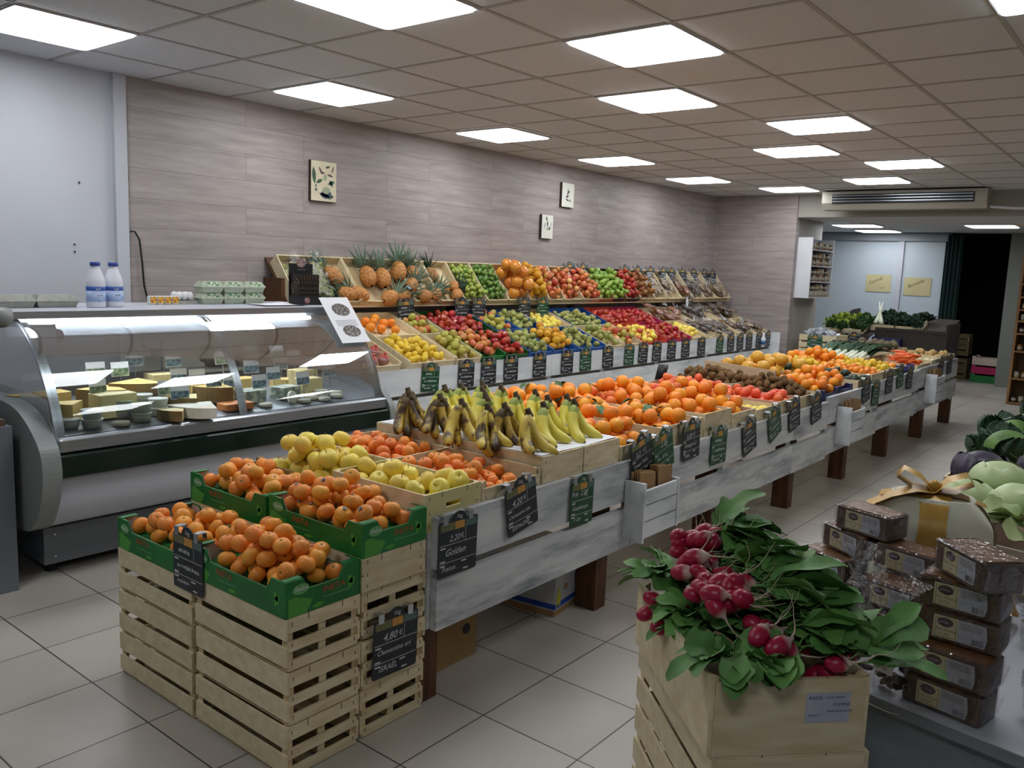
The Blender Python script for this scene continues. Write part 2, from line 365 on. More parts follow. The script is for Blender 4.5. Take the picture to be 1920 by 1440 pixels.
struct('trim_3', MB().box(14.96, 15, 3.77, 3.85, .6, 2.28), M_enamel)
struct('trim_4', MB().box(14.93, 15, 3.12, 5.44, 2.24, 2.36), mat('grey_rail', '8b9298', None, .5))
struct('wall_rear_column', MB().box(14.95, 15.2, 1.4, 2.24, 0, 2.4), mat('grey_column', '777b76', None, .6))['kind'] = 'structure'
struct('wall_right', MB().box(-3.2, 19, -3.2, -3.05, 0, ZC), M_wallw)
struct('wall_front', MB().box(-3.2, -3.05, -3.2, 5.6, 0, ZC), M_wallw)
struct('wall_far_right', MB().box(13.3, 13.4, -3.2, 1.2, 0, 2.4), M_wallg)['kind'] = 'structure'
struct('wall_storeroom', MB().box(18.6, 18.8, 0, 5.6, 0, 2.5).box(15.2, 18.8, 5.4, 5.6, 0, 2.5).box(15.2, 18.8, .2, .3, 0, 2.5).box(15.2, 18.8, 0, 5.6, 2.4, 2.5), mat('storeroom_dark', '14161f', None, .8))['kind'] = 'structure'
cu = MB()
cu.grid(lambda u, v: (14.93+.03*math.sin(u*9*PI), 3.14-.26*u, 2.3*v+.04), 36, 1)
tag(cu.build('curtain', mat('curtain_green', '12302c', '0e2623', .8, scale=4), None, True), 'dark green curtain hanging at the left side of the dark rear doorway', 'curtain')
# storeroom crates seen dimly through the doorway
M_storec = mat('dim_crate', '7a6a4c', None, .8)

# ceiling light panels
P = [(1.689, 4.353), (2.289, 2.553), (3.489, 1.953), (3.489, 4.353), (4.689, 2.553), (5.349, 4.41), (6.0, 1.953), (7.18, 2.553), (8.35, 1.953),
     (7.16, 4.4), (8.99, 4.4), (10.30, 3.8), (9.65, 2.56), (3.489, .153), (-.111, 2.553), (-.711, -.447), (6.489, -1.0)]  # last three are unseen; the middle one is added to brighten the foreground
lab = ['LED ceiling panel above the far left white wall', 'large LED ceiling panel cut off at the top centre edge', 'large LED ceiling panel in the middle above the banana crates',
       'LED ceiling panel nearest the picture of assorted vegetables', 'LED ceiling panel second from the camera in the middle row', 'LED ceiling panel near the wood wall between the pictures',
       'LED ceiling panel right of the middle row, above the orange crates', 'LED ceiling panel fourth in the middle row before the air conditioner', 'LED ceiling panel rightmost before the air conditioner',
       'small LED ceiling panel above the two small wall pictures', 'small LED ceiling panel second from the end wall', 'small LED ceiling panel nearest the pink end wall', 'LED ceiling panel directly above the air conditioner',
       'LED ceiling panel at the top right edge', 'LED ceiling panel behind the viewer on the left', 'LED ceiling panel behind the viewer on the right', 'LED ceiling panel far right out of view']
M_frame = mat('panel_frame', 'c9ccd0', None, .4)
for (x, y), lb in zip(P, lab):
    t = thing('ceiling_light', 'white square '+lb, 'ceiling light', (x+.3, y+.3, ZC), group='square LED panels in the ceiling')
    MB().rbox(-.284, .284, -.284, .284, -.012, -.004, .03).build('diffuser', M_panel, t)
    f = MB()
    for a, b_, c_, d in ((-.297, .297, -.297, -.284), (-.297, .297, .284, .297), (-.297, -.284, -.284, .284), (.284, .297, -.284, .284)): f.box(a, b_, c_, d, -.01, 0)
    f.build('frame', M_frame, t)
for (x, y), lb in zip([(12.75, 1.9), (12.6, 3.62), (14.0, 3.72)], ['on the lowered rear ceiling above the dark doorway', 'on the lowered rear ceiling, front one over the salad stand', 'on the rear ceiling nearest the pale blue wall']):
    t = thing('ceiling_light', 'white square LED ceiling panel '+lb, 'ceiling light', (x+.3, y+.3, 2.38), group='square LED panels in the ceiling')
    MB().rbox(-.284, .284, -.284, .284, -.022, -.004, .06).build('diffuser', M_panel, t)
    MB().rbox(-.3, .3, -.3, .3, -.012, 0, .06).build('frame', M_frame, t)
# air conditioner
t = thing('air_conditioner', 'long cream air conditioner hung under the ceiling at the back of the shop', 'air conditioner', (10.9, 2.85, ZC-.02))
a = MB(); a.prism([(0, 0), (.25, 0), (.25, -.22), (.06, -.22), (0, -.14)], -.93, .93)
a.build('housing', mat('ac_cream', 'a8a498', None, .5), t)
MB().box(-.01, .02, -.80, .80, -.15, -.035).build('air_outlet', M_dark, t)
s_ = MB()
for k in range(3): s_.box(-.022, .015, -.79, .79, -.058-.034*k, -.050-.034*k, Ry(0))
s_.build('louvre', M_alu, t)
MB().tube([(.1, -.95, -.2), (.12, -1.2, -.22), (.12, -1.6, -.22)], .015).build('pipe', M_frame, t)

# whole cable and pictures on the wall
t = thing('power_cable', 'black power cable hanging down the wood wall with a loose plug', 'cable', (2.75, 5.42, 1.70))
MB().tube([(0, 0, 0), (.03, 0, .0), (.06, 0, -.05), (.075, 0, -.2), (.085, 0, -.35), (.12, 0, -.5), (.10, 0, -.58), (.05, -.02, -.68), (.06, -.02, -.75), (.13, -.02, -.79)], .006, 6).build('wire', M_dark, t, True)
MB().box(.12, .17, -.04, 0, -.82, -.77).build('plug', M_dark, t)
M_print = mat('aged_print_paper', 'cbc3a6', 'd3ccb2', .7, scale=20)
def leafpoly(mb, x, z, L, W, ang, y=-.0005, n=8):
    pts = []
    for k in range(n+1): u = k/n; pts.append((u*L, W*math.sin(PI*u)**.8))
    for k in range(n, -1, -1): u = k/n; pts.append((u*L, -W*math.sin(PI*u)**.8))
    c, s = math.cos(ang), math.sin(ang)
    mb.add([(x+a*c-b*s, y, z+a*s+b*c) for a, b in pts], [tuple(range(len(pts)))])
def picture(name, label, x, z, w_, h, spec, dz):
    t = thing(name, label, 'picture', (x, 5.44, z))
    MB().box(0, w_, -.03, 0, 0, h).build('board', mat('board_edge', '3a2e28', None, .7), t)
    MB().box(.002, w_-.002, -.032, -.03, .002, h-.002).build('print', M_print if dz else mat('white_print', 'd5d6cc', None, .7), t)
    mats = [mat('ink_green', '4a6250', '3a5048', .8, scale=60), mat('ink_blue', '33465a', '5a6e78', .8, scale=60), mat('ink_violet', '6a5458', None, .8), mat('ink_pale', '9aa58a', None, .8)]
    m = MB(); 
    for (mi, px, pz, L, W, a) in spec: m.cur = mi; leafpoly(m, px*w_, pz*h, L*h, W*h, math.radians(a), -.0325-.0002*mi)
    m.build('drawing', mats, t)
picture('vegetable_picture', 'cream picture board with drawings of assorted vegetables on the wood wall', 4.185, 2.02, .25, .31,
    [(0, .14, .42, .42, .06, 96), (0, .2, .45, .22, .045, 25), (2, .3, .85, .2, .03, -60), (2, .36, .7, .14, .03, 5), (0, .55, .84, .16, .03, 15), (2, .62, .68, .2, .03, -12), (2, .8, .72, .2, .02, 70),
     (3, .52, .5, .2, .06, 80), (0, .72, .55, .2, .03, -60), (0, .66, .44, .22, .05, 20), (1, .14, .28, .09, .035, 0), (0, .18, .32, .12, .02, 85), (1, .36, .16, .36, .12, 10), (3, .42, .27, .28, .09, 5), (1, .3, .2, .4, .04, -12), (0, .55, .12, .28, .06, 5)], 1)
picture('small_plant_picture', 'small white picture board with a dark plant drawing, the upper one of two', 7.52, 2.235, .225, .26, [(2, .45, .4, .4, .03, 85), (2, .3, .4, .25, .05, 20), (1, .4, .55, .25, .05, 30), (2, .6, .35, .2, .03, -40), (1, .3, .35, .3, .04, -20), (1, .5, .62, .15, .03, 100)], 0)
picture('small_fruit_picture', 'small white picture board with a leafy fruit drawing, the lower one of two', 7.18, 1.88, .20, .25, [(0, .45, .72, .22, .05, 105), (1, .5, .5, .25, .05, 90), (3, .4, .38, .25, .08, 20), (1, .55, .42, .2, .07, 10), (0, .2, .4, .3, .02, 70), (0, .8, .5, .2, .02, 85)], 0)
# small wall holes
wm = MB()
for (hx, hz) in ((2.44, 1.98), (2.40, 1.60), (2.40, 1.555)): wm.lathe([(.006, 0), (.006, .004)], 8, T(hx, 5.436, hz) @ Rx(-PI/2) @ T(0, 0, -.006))
wm.build('screw_hole', M_dark, bpy.data.objects['wall_left'])

# ------------------------------------------------------------------ crates, cartons, boards
def crate_parts(t, w_, l, h, style='slat', mside=None, mend=None, floor_z=None, liner=None, handle=False):
    """w_ along x, l along y, open top; end panels face -y and +y"""
    mside = mside or M_woody; mend = mend or M_woodend
    th = .008; p = .022
    mp = MB()
    for sx in (-1, 1):
        for sy in (-1, 1):
            x = sx*(w_/2-th-p/2); y = sy*(l/2-th-p/2); k = MB()
            k.add([(x-sx*p/2, y+sy*p/2, 0), (x+sx*p/2, y+sy*p/2, 0), (x+sx*p/2, y-sy*p/2, 0), (x-sx*p/2, y+sy*p/2, h), (x+sx*p/2, y+sy*p/2, h), (x+sx*p/2, y-sy*p/2, h)],
                  [(0, 1, 2), (5, 4, 3), (0, 1, 4, 3), (1, 2, 5, 4), (2, 0, 3, 5)])
            k.build('corner_post', M_wood, t)
    for sx in (-1, 1):
        k = MB(); x0, x1 = sorted((sx*w_/2, sx*(w_/2-th)))
        if style == 'slat':
            k.box(x0, x1, -l/2, l/2, h*.60, h); k.box(x0, x1, -l/2, l/2, h*.10, h*.46)
        elif style == 'low': k.box(x0, x1, -l/2, l/2, 0, h)
        else: k.box(x0, x1, -l/2, l/2, h*.5+.002, h); k.box(x0, x1, -l/2, l/2, 0, h*.5-.002)
        k.build('side_panel', mside, t)
    for sy in (-1, 1):
        k = MB(); y0, y1 = sorted((sy*l/2, sy*(l/2-th))); a, b_ = -w_/2+th+.0005, w_/2-th-.0005
        if style == 'slat':
            for z0, z1 in ((.73, 1), (.375, .56), (.02, .205)): k.box(a, b_, y0, y1, h*z0, h*z1)
            k.box(-.013, .013, sy*(l/2-th-.006)-.003, sy*(l/2-th-.006)+.003, 0, h)
        elif handle:
            hz0, hz1 = h*.55, h*.68
            k.box(a, b_, y0, y1, 0, hz0); k.box(a, b_, y0, y1, hz1, h); k.box(a, -.04, y0, y1, hz0, hz1); k.box(.04, b_, y0, y1, hz0, hz1)
        elif style == 'low': k.box(a, b_, y0, y1, 0, h*.8)
        else: k.box(a, b_, y0, y1, 0, h)
        k.build('end_panel', mend, t)
        st = MB()
        for sx in (-1, 1):
            for z in (.15, .5, .88): st.box(sx*(w_/2-.022)-.0008, sx*(w_/2-.022)+.0008, sy*(l/2+.0006)-.0006, sy*(l/2+.0006)+.0006, h*z-.006, h*z+.006)
        for x in (-.06, .07): st.box(x-.0008, x+.0008, sy*(l/2+.0006)-.0006, sy*(l/2+.0006)+.0006, h-.02, h+.001)
        st.build('staples', M_darkwood, t)
    k = MB()
    n = 4
    for i in range(n):
        c = -w_/2+w_*(i+.5)/n; k.box(c-w_/n*.38, c+w_/n*.38, -l/2+th, l/2-th, .001, .006)
    k.build('base', M_wood, t)
    if floor_z: false_bottom_mat = liner or M_kraft; MB().box(-w_/2+th+.001, w_/2-th-.001, -l/2+th+.001, l/2-th-.001, .008, floor_z).build('liner', false_bottom_mat, t)  # solid false bottom added to carry the contents in place of lower layers
def crate(label, x0, x1, y0, y1, z, h, style='slat', group=None, rot=None, fz=None, liner=None, mside=None, mend=None, handle=False, inv=False, name='wooden_crate'):
    w_, l = x1-x0-.003, y1-y0-.003
    t = thing(name, label, 'crate', ((x0+x1)/2, (y0+y1)/2, z+(h if inv else 0)), (PI if inv else 0, 0, 0), group)
    crate_parts(t, w_, l, h, style, mside, mend, fz, liner, handle)
    if rot: t.rotation_euler = rot
    return t
def carton(label, w_, l, h, m, loc, rot=(0, 0, 0), fz=.03, corner=.09, low=.72, printed=False, group=None, inner=None, name='cardboard_tray'):
    """cardboard tray, higher at the corners; printed = green clementine box"""
    t = thing(name, label, 'cardboard box', loc, rot, group); th = .006
    def wall(mb, L, flip):
        e_ = L/2
        poly = [(-e_, 0), (e_, 0), (e_, h), (e_-corner*.75, h), (e_-corner, h*low), (-e_+corner, h*low), (-e_+corner*.75, h), (-e_, h)]
        return poly
    tr = MB()
    for sy in (-1, 1): y0, y1 = sorted((sy*l/2, sy*(l/2-th))); tr.prism(wall(tr, w_, 0), y0, y1)
    for sx in (-1, 1):
        y0, y1 = sorted((sx*w_/2, sx*(w_/2-th))); tr.prism(wall(tr, l-.013, 0), -y1, -y0, Rz(PI/2))
    tr.build('tray_wall', m, t)
    iw = MB()
    q = th+.002
    for sy in (-1, 1):
        yy = sy*(l/2-q); poly = [(a*.97, min(b, h*.985) if b > 0 else .001) for a, b in wall(tr, w_, 0)]
        iw.add([(a, yy, b) for a, b in poly], [tuple(range(len(poly)))])
    for sx in (-1, 1):
        xx = sx*(w_/2-q); poly = [(a*.97, min(b, h*.985) if b > 0 else .001) for a, b in wall(tr, l-.013, 0)]
        iw.add([(xx, a, b) for a, b in poly], [tuple(range(len(poly)))])
    iw.build('inner_lining', inner or M_inner, t)
    fl = MB()
    for sx in (-1, 1):
        for sy in (-1, 1):
            fl.box(*sorted((sx*(w_/2-.004), sx*(w_/2-corner*.75))), *sorted((sy*(l/2-.005), sy*(l/2-.028))), h-.002, h+.002)
    fl.build('corner_flap', m, t)
    MB().box(-w_/2+th, w_/2-th, -l/2+th, l/2-th, .001, fz).build('base', m if not inner else inner, t)
    if printed:
        # prints on the -y face and the -x face
        for M, L in ((T(0, -l/2-.0008, 0), w_), (T(-w_/2-.0008, 0, 0) @ Rz(-PI/2), l)):
            d = MB()
            d.add([M @ Vector(p) for p in ((-L/2+.01, 0, .0), (-L/2+.075, 0, .0), (-L/2+.10, 0, h*.35), (-L/2+.03, 0, h*.55), (-L/2+.01, 0, h*.5))], [(0, 1, 2, 3, 4)])
            for (x, z, LL, W, a) in ((L/2-.05, .03, .045, .011, 60), (L/2-.035, .045, .035, .010, 120), (-.05, .012, .05, .007, 4)):
                pts = []; n = 8; c, s = math.cos(math.radians(a)), math.sin(math.radians(a))
                for k in list(range(n+1))+list(range(n, -1, -1)):
                    pass
                up = [(k/n*LL, W*math.sin(PI*k/n)) for k in range(n+1)]+[(k/n*LL, -W*math.sin(PI*k/n)) for k in range(n-1, 0, -1)]
                d.add([M @ Vector((x+p*c-q_*s, -.0003, z+p*s+q_*c)) for p, q_ in up], [tuple(range(len(up)))])
            d.build('leaf_print', M_greenl, t)
            ov = MB(); n = 20
            ov.add([M @ Vector((-L/2+.055+.030*math.cos(2*PI*k/n), -.0006, h*.72+.017*math.sin(2*PI*k/n))) for k in range(n)], [tuple(range(n))])
            ov.build('oval_logo', mat('oval_print', '6aa668', None, .5), t)
            ry = 0 if L == w_ else -PI/2
            p = M @ Vector((-L/2+.055, -.0012, h*.68)); text('Shelina', .018, M_paper, t, p, (PI/2, 0, ry), 'script_lettering', .35, 'CENTER', 0)
            p = M @ Vector((-L/2+.135, -.0012, h*.42)); text('INETA', .028, mat('red_print', 'b8482c', None, .5), t, p, (PI/2, 0, ry), 'brand_lettering', 0, 'LEFT', 0, 1.15)
            p = M @ Vector((-L/2+.14, -.0012, h*.26)); text('the easiest clementines', .011, mat('pale_print', '7fae86', None, .5), t, p, (PI/2, 0, ry), 'slogan_lettering', 0, 'LEFT', 0)
    return t

# fruit meshes (unit: metres), origin at centre
def prof_sphere(r, zs=1, n=10, dip_t=0, dip_b=0, nip=0):
    p = []
    for k in range(n+1):
        a = PI*k/n; rr = r*math.sin(a); z = -r*math.cos(a)*zs
        if dip_t and z > 0: z -= dip_t*math.exp(-(rr/(r*.35))**2)
        if dip_b and z < 0: z += dip_b*math.exp(-(rr/(r*.3))**2)
        if nip and abs(z) > r*zs*.9: z *= 1+nip
        p.append((max(rr, .0006), z))
    return p
def fmesh(name, prof, mt, n=16, lump=0, seed=0):
    mb = MB().lathe(prof, n)
    if lump: mb.v = [tuple(Vector(v)*(1+lump*mnoise.noise(Vector(v)*30+Vector((seed, seed, 0))))) for v in mb.v]
    return mb.mesh(name, mt, True)
def apple_prof(r, n=12): return prof_sphere(r, .88, n, r*.30, r*.16)
def pear_prof(r, n=14):
    return [(.0006, -r)]+[(r*math.sin(PI*k/n)*(1 if k < n*.55 else 1-.42*((k/n-.55)/.45)), -r*math.cos(PI*k/n)*(1 if k < n/2 else 1.45)) for k in range(1, n)]+[(.0006, r*1.42)]
F = {}
def fruit_kind(key, name, prof, mt, r, n=16, var=2, lump=0, cat=None, stem=False):
    F[key] = (name, [fmesh(name, prof, mt, n, lump or .0, i*5.3) for i in range(var if lump else 1)], r, cat or name.replace('_', ' '), stem)
fruit_kind('clem', 'clementine', prof_sphere(.031, .86, 12, .004, .002), M_ora, .029, 20, 2, .03)
fruit_kind('clemr', 'clementine', prof_sphere(.030, .86, 12, .004, .002), M_orr, .028, 20, 2, .03)
fruit_kind('clems', 'clementine', prof_sphere(.026, .88, 8), M_ora, .025, 12)
fruit_kind('orange', 'orange', prof_sphere(.041, .97, 14, .003), M_oran, .0405, 22, 2, .02)
fruit_kind('oranges', 'orange', prof_sphere(.038, .97, 9), M_oran, .037, 14)
fruit_kind('blood', 'blood_orange', prof_sphere(.034, .97, 9), mat('blood_orange_skin', 'd8632a', 'e07a30', .4, scale=5, objrand=.1, hue=.01, c3='b03c24', s3=4, t3=(.6, .75)), .034, 16)
fruit_kind('gold', 'golden_apple', apple_prof(.040, 14), M_gold, .037, 20, stem=True)
fruit_kind('persim', 'persimmon', prof_sphere(.033, .85, 9, .003), M_coral, .031, 14)
fruit_kind('kiwi', 'kiwi_fruit', prof_sphere(.023, 1.25, 8), M_kiwi, .024, 12)
fruit_kind('lemon', 'lemon', prof_sphere(.028, 1.2, 8, 0, 0, .12), M_yel, .029, 12)
fruit_kind('lime', 'lime', prof_sphere(.023, 1.08, 8, 0, 0, .08), M_lime, .023, 12)
fruit_kind('limed', 'lime', prof_sphere(.023, 1.08, 8, 0, 0, .08), M_limed, .023, 12)
fruit_kind('pomelo', 'pomelo', prof_sphere(.060, .95, 10), M_pom, .058, 18)
fruit_kind('melon', 'grapefruit', prof_sphere(.055, .95, 10), M_melon, .053, 18)
fruit_kind('quince', 'quince', prof_sphere(.036, 1.05, 9, 0, .004), M_quin, .036, 12, 3, .12)
fruit_kind('redap', 'red_apple', apple_prof(.034, 9), M_redap, .031, 14)
fruit_kind('biap', 'bicoloured_apple', apple_prof(.034, 9), M_redap2, .031, 14)
fruit_kind('grap', 'green_apple', apple_prof(.033, 9), M_grap, .030, 14)
fruit_kind('yelap', 'yellow_green_apple', apple_prof(.035, 9), M_yelap, .032, 14)
fruit_kind('ylap', 'yellow_apple', apple_prof(.035, 9), M_gold, .032, 14)
fruit_kind('brap', 'russet_apple', apple_prof(.034, 9), M_brown, .031, 14)
fruit_kind('pear', 'pear', pear_prof(.030, 10), M_pear, .031, 12)
fruit_kind('avo', 'avocado', pear_prof(.033, 9), M_avo, .034, 12)
fruit_kind('potato', 'potato', prof_sphere(.030, 1.3, 8), M_pot, .033, 10, 3, .2)
fruit_kind('taro', 'celeriac', prof_sphere(.048, .95, 8), M_kohl, .046, 12, 3, .2)
fruit_kind('onion', 'turnip', prof_sphere(.03, .9, 8, 0, 0, .2), mat('turnip_skin', 'd8cfae', 'c9b98c', .5, objrand=.1, c3='a87a90', s3=5, t3=(.6, .7)), .03, 12)
STEM = MB().tube([(0, 0, .018), (.001, 0, .03), (.004, 0, .042)], [.0012, .0011, .0018], 5).mesh('stem', M_stem, True)
CALYX = MB().lathe([(.0045, 0), (.0038, .0012), (.0015, .0018)], 6, T(0, 0, .0225)).mesh('calyx', mat('calyx_green', '5e6b34', None, .8), True)
STICK = MB().lathe([(.0078, 0), (.0078, .0006)], 12, T(.0, .0, .0)).mesh('sticker', [mat('sticker_dark', '2c3440', 'b9c2c8', .4, scale=300, lo=.55, hi=.6)], False)

def pile(key, n, M, L, W, z0, label, group, dome=0., spread=None, kinds=None, cand=14, seed=None, r=None, near=False, cx=0, cy=0, k_lin=0, stick=0, zmax=None):
    """drop n spheres into a box L (x) by W (y) in local frame M; lowest resting place wins, dome > 0 heaps towards the centre"""
    rr = random.Random(seed if seed is not None else hash((n, round(L*1e3), round(W*1e3)))); placed = []
    name, meshes, R0, cat, stem = F[key]
    for i in range(n):
        kk = key if not kinds else rr.choice(kinds)
        name, meshes, R, cat, stem = F[kk]
        Ri = R; best = None
        for c in range(cand):
            x = rr.uniform(-L/2+Ri, L/2-Ri); y = rr.uniform(-W/2+Ri, W/2-Ri)
            if spread and i > n*.5: x *= spread; y *= spread
            z = z0+Ri
            for (px, py, pz, pr) in placed:
                d2 = (px-x)**2+(py-y)**2; s = (pr+Ri)*.97
                if d2 < s*s: z = max(z, pz+math.sqrt(s*s-d2))
            cost = z+dome*(((x-cx)/(L/2))**2+((y-cy)/(W/2))**2)*Ri + k_lin*y
            if best is None or cost < best[0]: best = (cost, x, y, z)
        _, x, y, z = best
        if zmax and z > zmax: continue
        placed.append((x, y, z, Ri))
        sc_ = rr.uniform(.93, 1.06)
        o = bpy.data.objects.new(name, rr.choice(meshes)); C.objects.link(o)
        q = Matrix.Rotation(rr.uniform(0, 2*PI), 4, 'Z') @ Matrix.Rotation(rr.gauss(0, .9) if stem or near else rr.uniform(0, PI), 4, 'X') @ Matrix.Rotation(rr.uniform(0, 6.28), 4, 'Z')
        o.matrix_world = M @ T(x, y, z) @ q @ Matrix.Scale(sc_, 4)
        tag(o, label, cat, group)
        if near:
            if stem: link('stem', STEM, o)
            elif key[:4] == 'clem' and key != 'clems': link('calyx', CALYX, o)
        if stick and rr.random() < stick: link('sticker', STICK, o, (0, .6*R*1.02, .75*R*.98) if 0 else (0, 0, R*.93))
    return placed
def tilt(x, y, z, ang): return T(x, y, z) @ Rx(ang)

# ------------------------------------------------------------------ stacks of crates at the near end with green cartons
def stack(x0, x1, y0, y1, n, place, z0=0, h=.17, jit=.006, grp='slatted crates stacked on the floor at the near end of the island', last='slat'):
    for k in range(n):
        jx, jy = rnd.uniform(-jit, jit), rnd.uniform(-jit, jit)
        pos = ['bottom', 'second up', 'third up', 'fourth up', 'fifth up'][k] if k < n-1 else 'top'
        crate('slatted crate, %s of the stack %s' % (pos, place), x0+jx, x1+jx, y0+jy, y1+jy, z0+k*(h+.001), h-.001, last if k == n-1 else 'slat', grp)
stack(1.43, 1.717, 1.957, 2.455, 3, 'at the nearest corner under a green carton', h=.1695)
stack(1.43, 1.717, 2.465, 2.965, 3, 'at the far left corner under a green carton', h=.1625)
stack(1.727, 2.02, 1.957, 2.455, 3, 'carrying the chalk slate beside the island legs', h=.1695)
crate('solid-sided poplar crate under the right-hand green carton', 1.717, 2.005, 1.95, 2.45, .511, .112, 'solid')
stack(1.727, 2.02, 2.47, 2.965, 3, 'behind the slate stack', h=.1695)
crate('solid-sided poplar crate under the rear green carton', 1.717, 2.005, 2.462, 2.96, .511, .10, 'solid')
gb = [(1.5735, 2.205, .5105, 0, 'nearest green printed carton of clementines at the front corner', 'in the nearest green carton'),
      (1.5735, 2.715, .490, 0, 'green printed carton of clementines at the far left, holding a slate', 'in the far left green carton'),
      (1.862, 2.20, .6245, 0, 'green printed carton of stickered clementines beside the golden apples', 'in the right green carton beside the golden apples'),
      (1.862, 2.712, .6125, 0, 'green printed carton of clementines at the rear, beside the fridge', 'in the rear green carton towards the cheese counter')]
for i, (x, y, z, r, lb, wh) in enumerate(gb):
    carton(lb, .288, .495, .112, M_green, (x, y, z), (0, 0, r), fz=.045, printed=True, group='green clementine cartons', corner=.085, low=.66)
    pile('clem', [52, 40, 48, 42][i], T(x, y, z), .27, .48, .046, 'orange clementine '+wh, 'clementines '+wh, dome=[1.7, 1.0, 1.3, 1.4][i], seed=11+i, near=True, cy=[-.02, -.1, .1, 0][i], stick=.55 if i == 2 else 0)

# ------------------------------------------------------------------ island table
t = thing('display_table', 'long whitewashed island display table on brown wooden legs', 'display table', (6.2, 2.45, 0))
def P0(mb): return mb
for i, x in enumerate((2.06, 3.20, 4.38, 5.58, 6.74, 7.92, 9.20, 10.47)):
    MB().box(x-6.2-.045, x-6.2+.045, -.47, -.36, 0, .60).build('leg', M_post, t)
    MB().box(x-6.2-.045, x-6.2+.045, .40, .49, 0, .60).build('leg', M_post, t)
segs = [(2.045, 3.37), (3.37, 5.44), (5.44, 6.11), (6.11, 7.36), (7.36, 8.72), (8.72, 10.42)]
tb = [(.503, .692), (.500, .690), (.496, .690), (.52, .72), (.54, .735), (.55, .745)]
for (a, b_), (z0, z1) in zip(segs, tb):
    MB().box(a-6.2+.003, b_-6.2-.003, -.51, -.482, z0, z1).build('upper_front_board', M_white, t)
    MB().box(a-6.2+.003, b_-6.2-.003, -.51-.004, -.486, z0-.225, z0-.035).build('lower_front_board', M_white, t)
for x in (2.06, 3.37, 4.4, 5.44, 6.11, 7.36, 8.72, 10.38): MB().box(x-6.2-.03, x-6.2+.03, -.482, -.472, .28, .66).build('cleat', M_white, t)
MB().box(-4.15, 4.22, -.47, .50, .60, .635).build('table_top', M_woody, t)
MB().box(-4.15, -4.13, -.47, .50, .30, .60).build('end_board', M_white, t)
MB().box(4.2, 4.22, -.48, .50, .30, .74).build('end_board', M_white, t)
# paper bag boxes hung on the front
def bag_box(x, z, place, gx):
    t = thing('bag_box', 'small whitewashed slatted box of paper bags hung on the island front, '+place, 'box', (x, 1.935, z), group='whitewashed bag boxes on the island front')
    for z0, z1 in ((0, .073), (.079, .152), (.158, .228)): 
        pass
    k = MB()
    for z0, z1 in ((0, .073), (.080, .152), (.159, .225)): k.box(-.14, .17, -.10, -.086, z0, z1)
    k.build('slatted_front', M_white2, t)
    MB().box(-.155, -.14, -.105, 0, -.02, .262).build('side_panel', M_white2, t)
    MB().box(.17, .185, -.105, 0, -.005, .235).build('side_panel', M_white2, t)
    MB().box(-.14, .17, -.086, 0, -.01, .0).build('base', M_white2, t)
    for j in range(gx):
        rz = rnd.uniform(-.12, .12); a = MB()
        x0 = -.12+.16*(j % 2); yy = -.075+.009*(j//2)
        a.add([(x0, yy, .01), (x0+.12, yy, .01), (x0+.13, yy+.004, .29), (x0-.005, yy+.004, .31), (x0, yy+.005, .01), (x0+.12, yy+.005, .01), (x0+.13, yy+.010, .29), (x0-.005, yy+.010, .31)],
              [(0, 1, 2, 3), (7, 6, 5, 4), (0, 4, 5, 1), (2, 6, 7, 3), (0, 3, 7, 4), (1, 5, 6, 2)])
        b = a.build('paper_bag', mat('brown_bag_paper', 'a3815a', '8f6f4a', .8, scale=6, objrand=.1), None)
        b.location = (x, 1.935, z); b.rotation_euler = (0, rz*.5, 0)
        tag(b, 'brown paper bag standing in the bag box '+place, 'paper bag', 'brown paper bags '+place)
bag_box(3.45, .345, 'nearest the bananas', 12)
bag_box(6.45, .375, 'in the middle', 10)
bag_box(9.1, .42, 'farthest along the island', 10)

# cartons below the table
t = thing('kraft_box', 'brown cardboard box with a round hole on the floor behind the first table leg', 'cardboard box', (2.29, 2.28, 0))
MB().box(-.17, .17, -.18, .18, 0, .25).build('body', M_kraft, t)
MB().lathe([(.022, 0), (.022, .002)], 16, T(.11, -.1795, .125) @ Rx(PI/2)).build('hand_hole', M_dark, t)
t = thing('banana_box', 'white banana box with blue stripe and oval blue logo under the island', 'cardboard box', (3.13, 2.35, 0), (0, 0, math.radians(8)))
wb = mat('banana_box_white', 'b5b7bb', None, .6)
MB().box(-.20, .20, -.25, .25, .0, .03).build('base', M_kraft, t)
MB().box(-.205, .205, -.255, .255, .03, .25).build('body', wb, t)
MB().box(-.2065, .2065, -.2565, .2565, .038, .062).build('blue_stripe', mat('banana_box_blue', '22469c', None, .5), t)
ov = MB(); ov.add([(.02+.032*math.cos(2*PI*k/24), -.2572, .14+.048*math.sin(2*PI*k/24)) for k in range(24)], [tuple(range(24))]); ov.build('oval_logo', MC['banana_box_blue'], t)
text('SCB', .026, M_paper, t, (.02, -.2585, .13), name='logo_lettering', align='CENTER')
text('bananes', .012, M_paper, t, (.02, -.2585, .115), name='logo_lettering', align='CENTER')
lp = MB(); leafpoly(lp, -.19, .04, .10, .013, math.radians(75), -.2575); leafpoly(lp, -.16, .04, .10, .012, math.radians(95), -.2577); lp.build('banana_print', mat('banana_print', 'c9c23c', None, .5), t)
hh = MB()
for x, z in ((-.10, .12), (.13, .12)): hh.lathe([(.016, 0), (.016, .002)], 14, T(x, -.2555, z) @ Rx(PI/2))
hh.rbox(-.035, .035, -.258, -.2555, .20, .225, .001); hh.build('hand_hole', M_kraft, t)

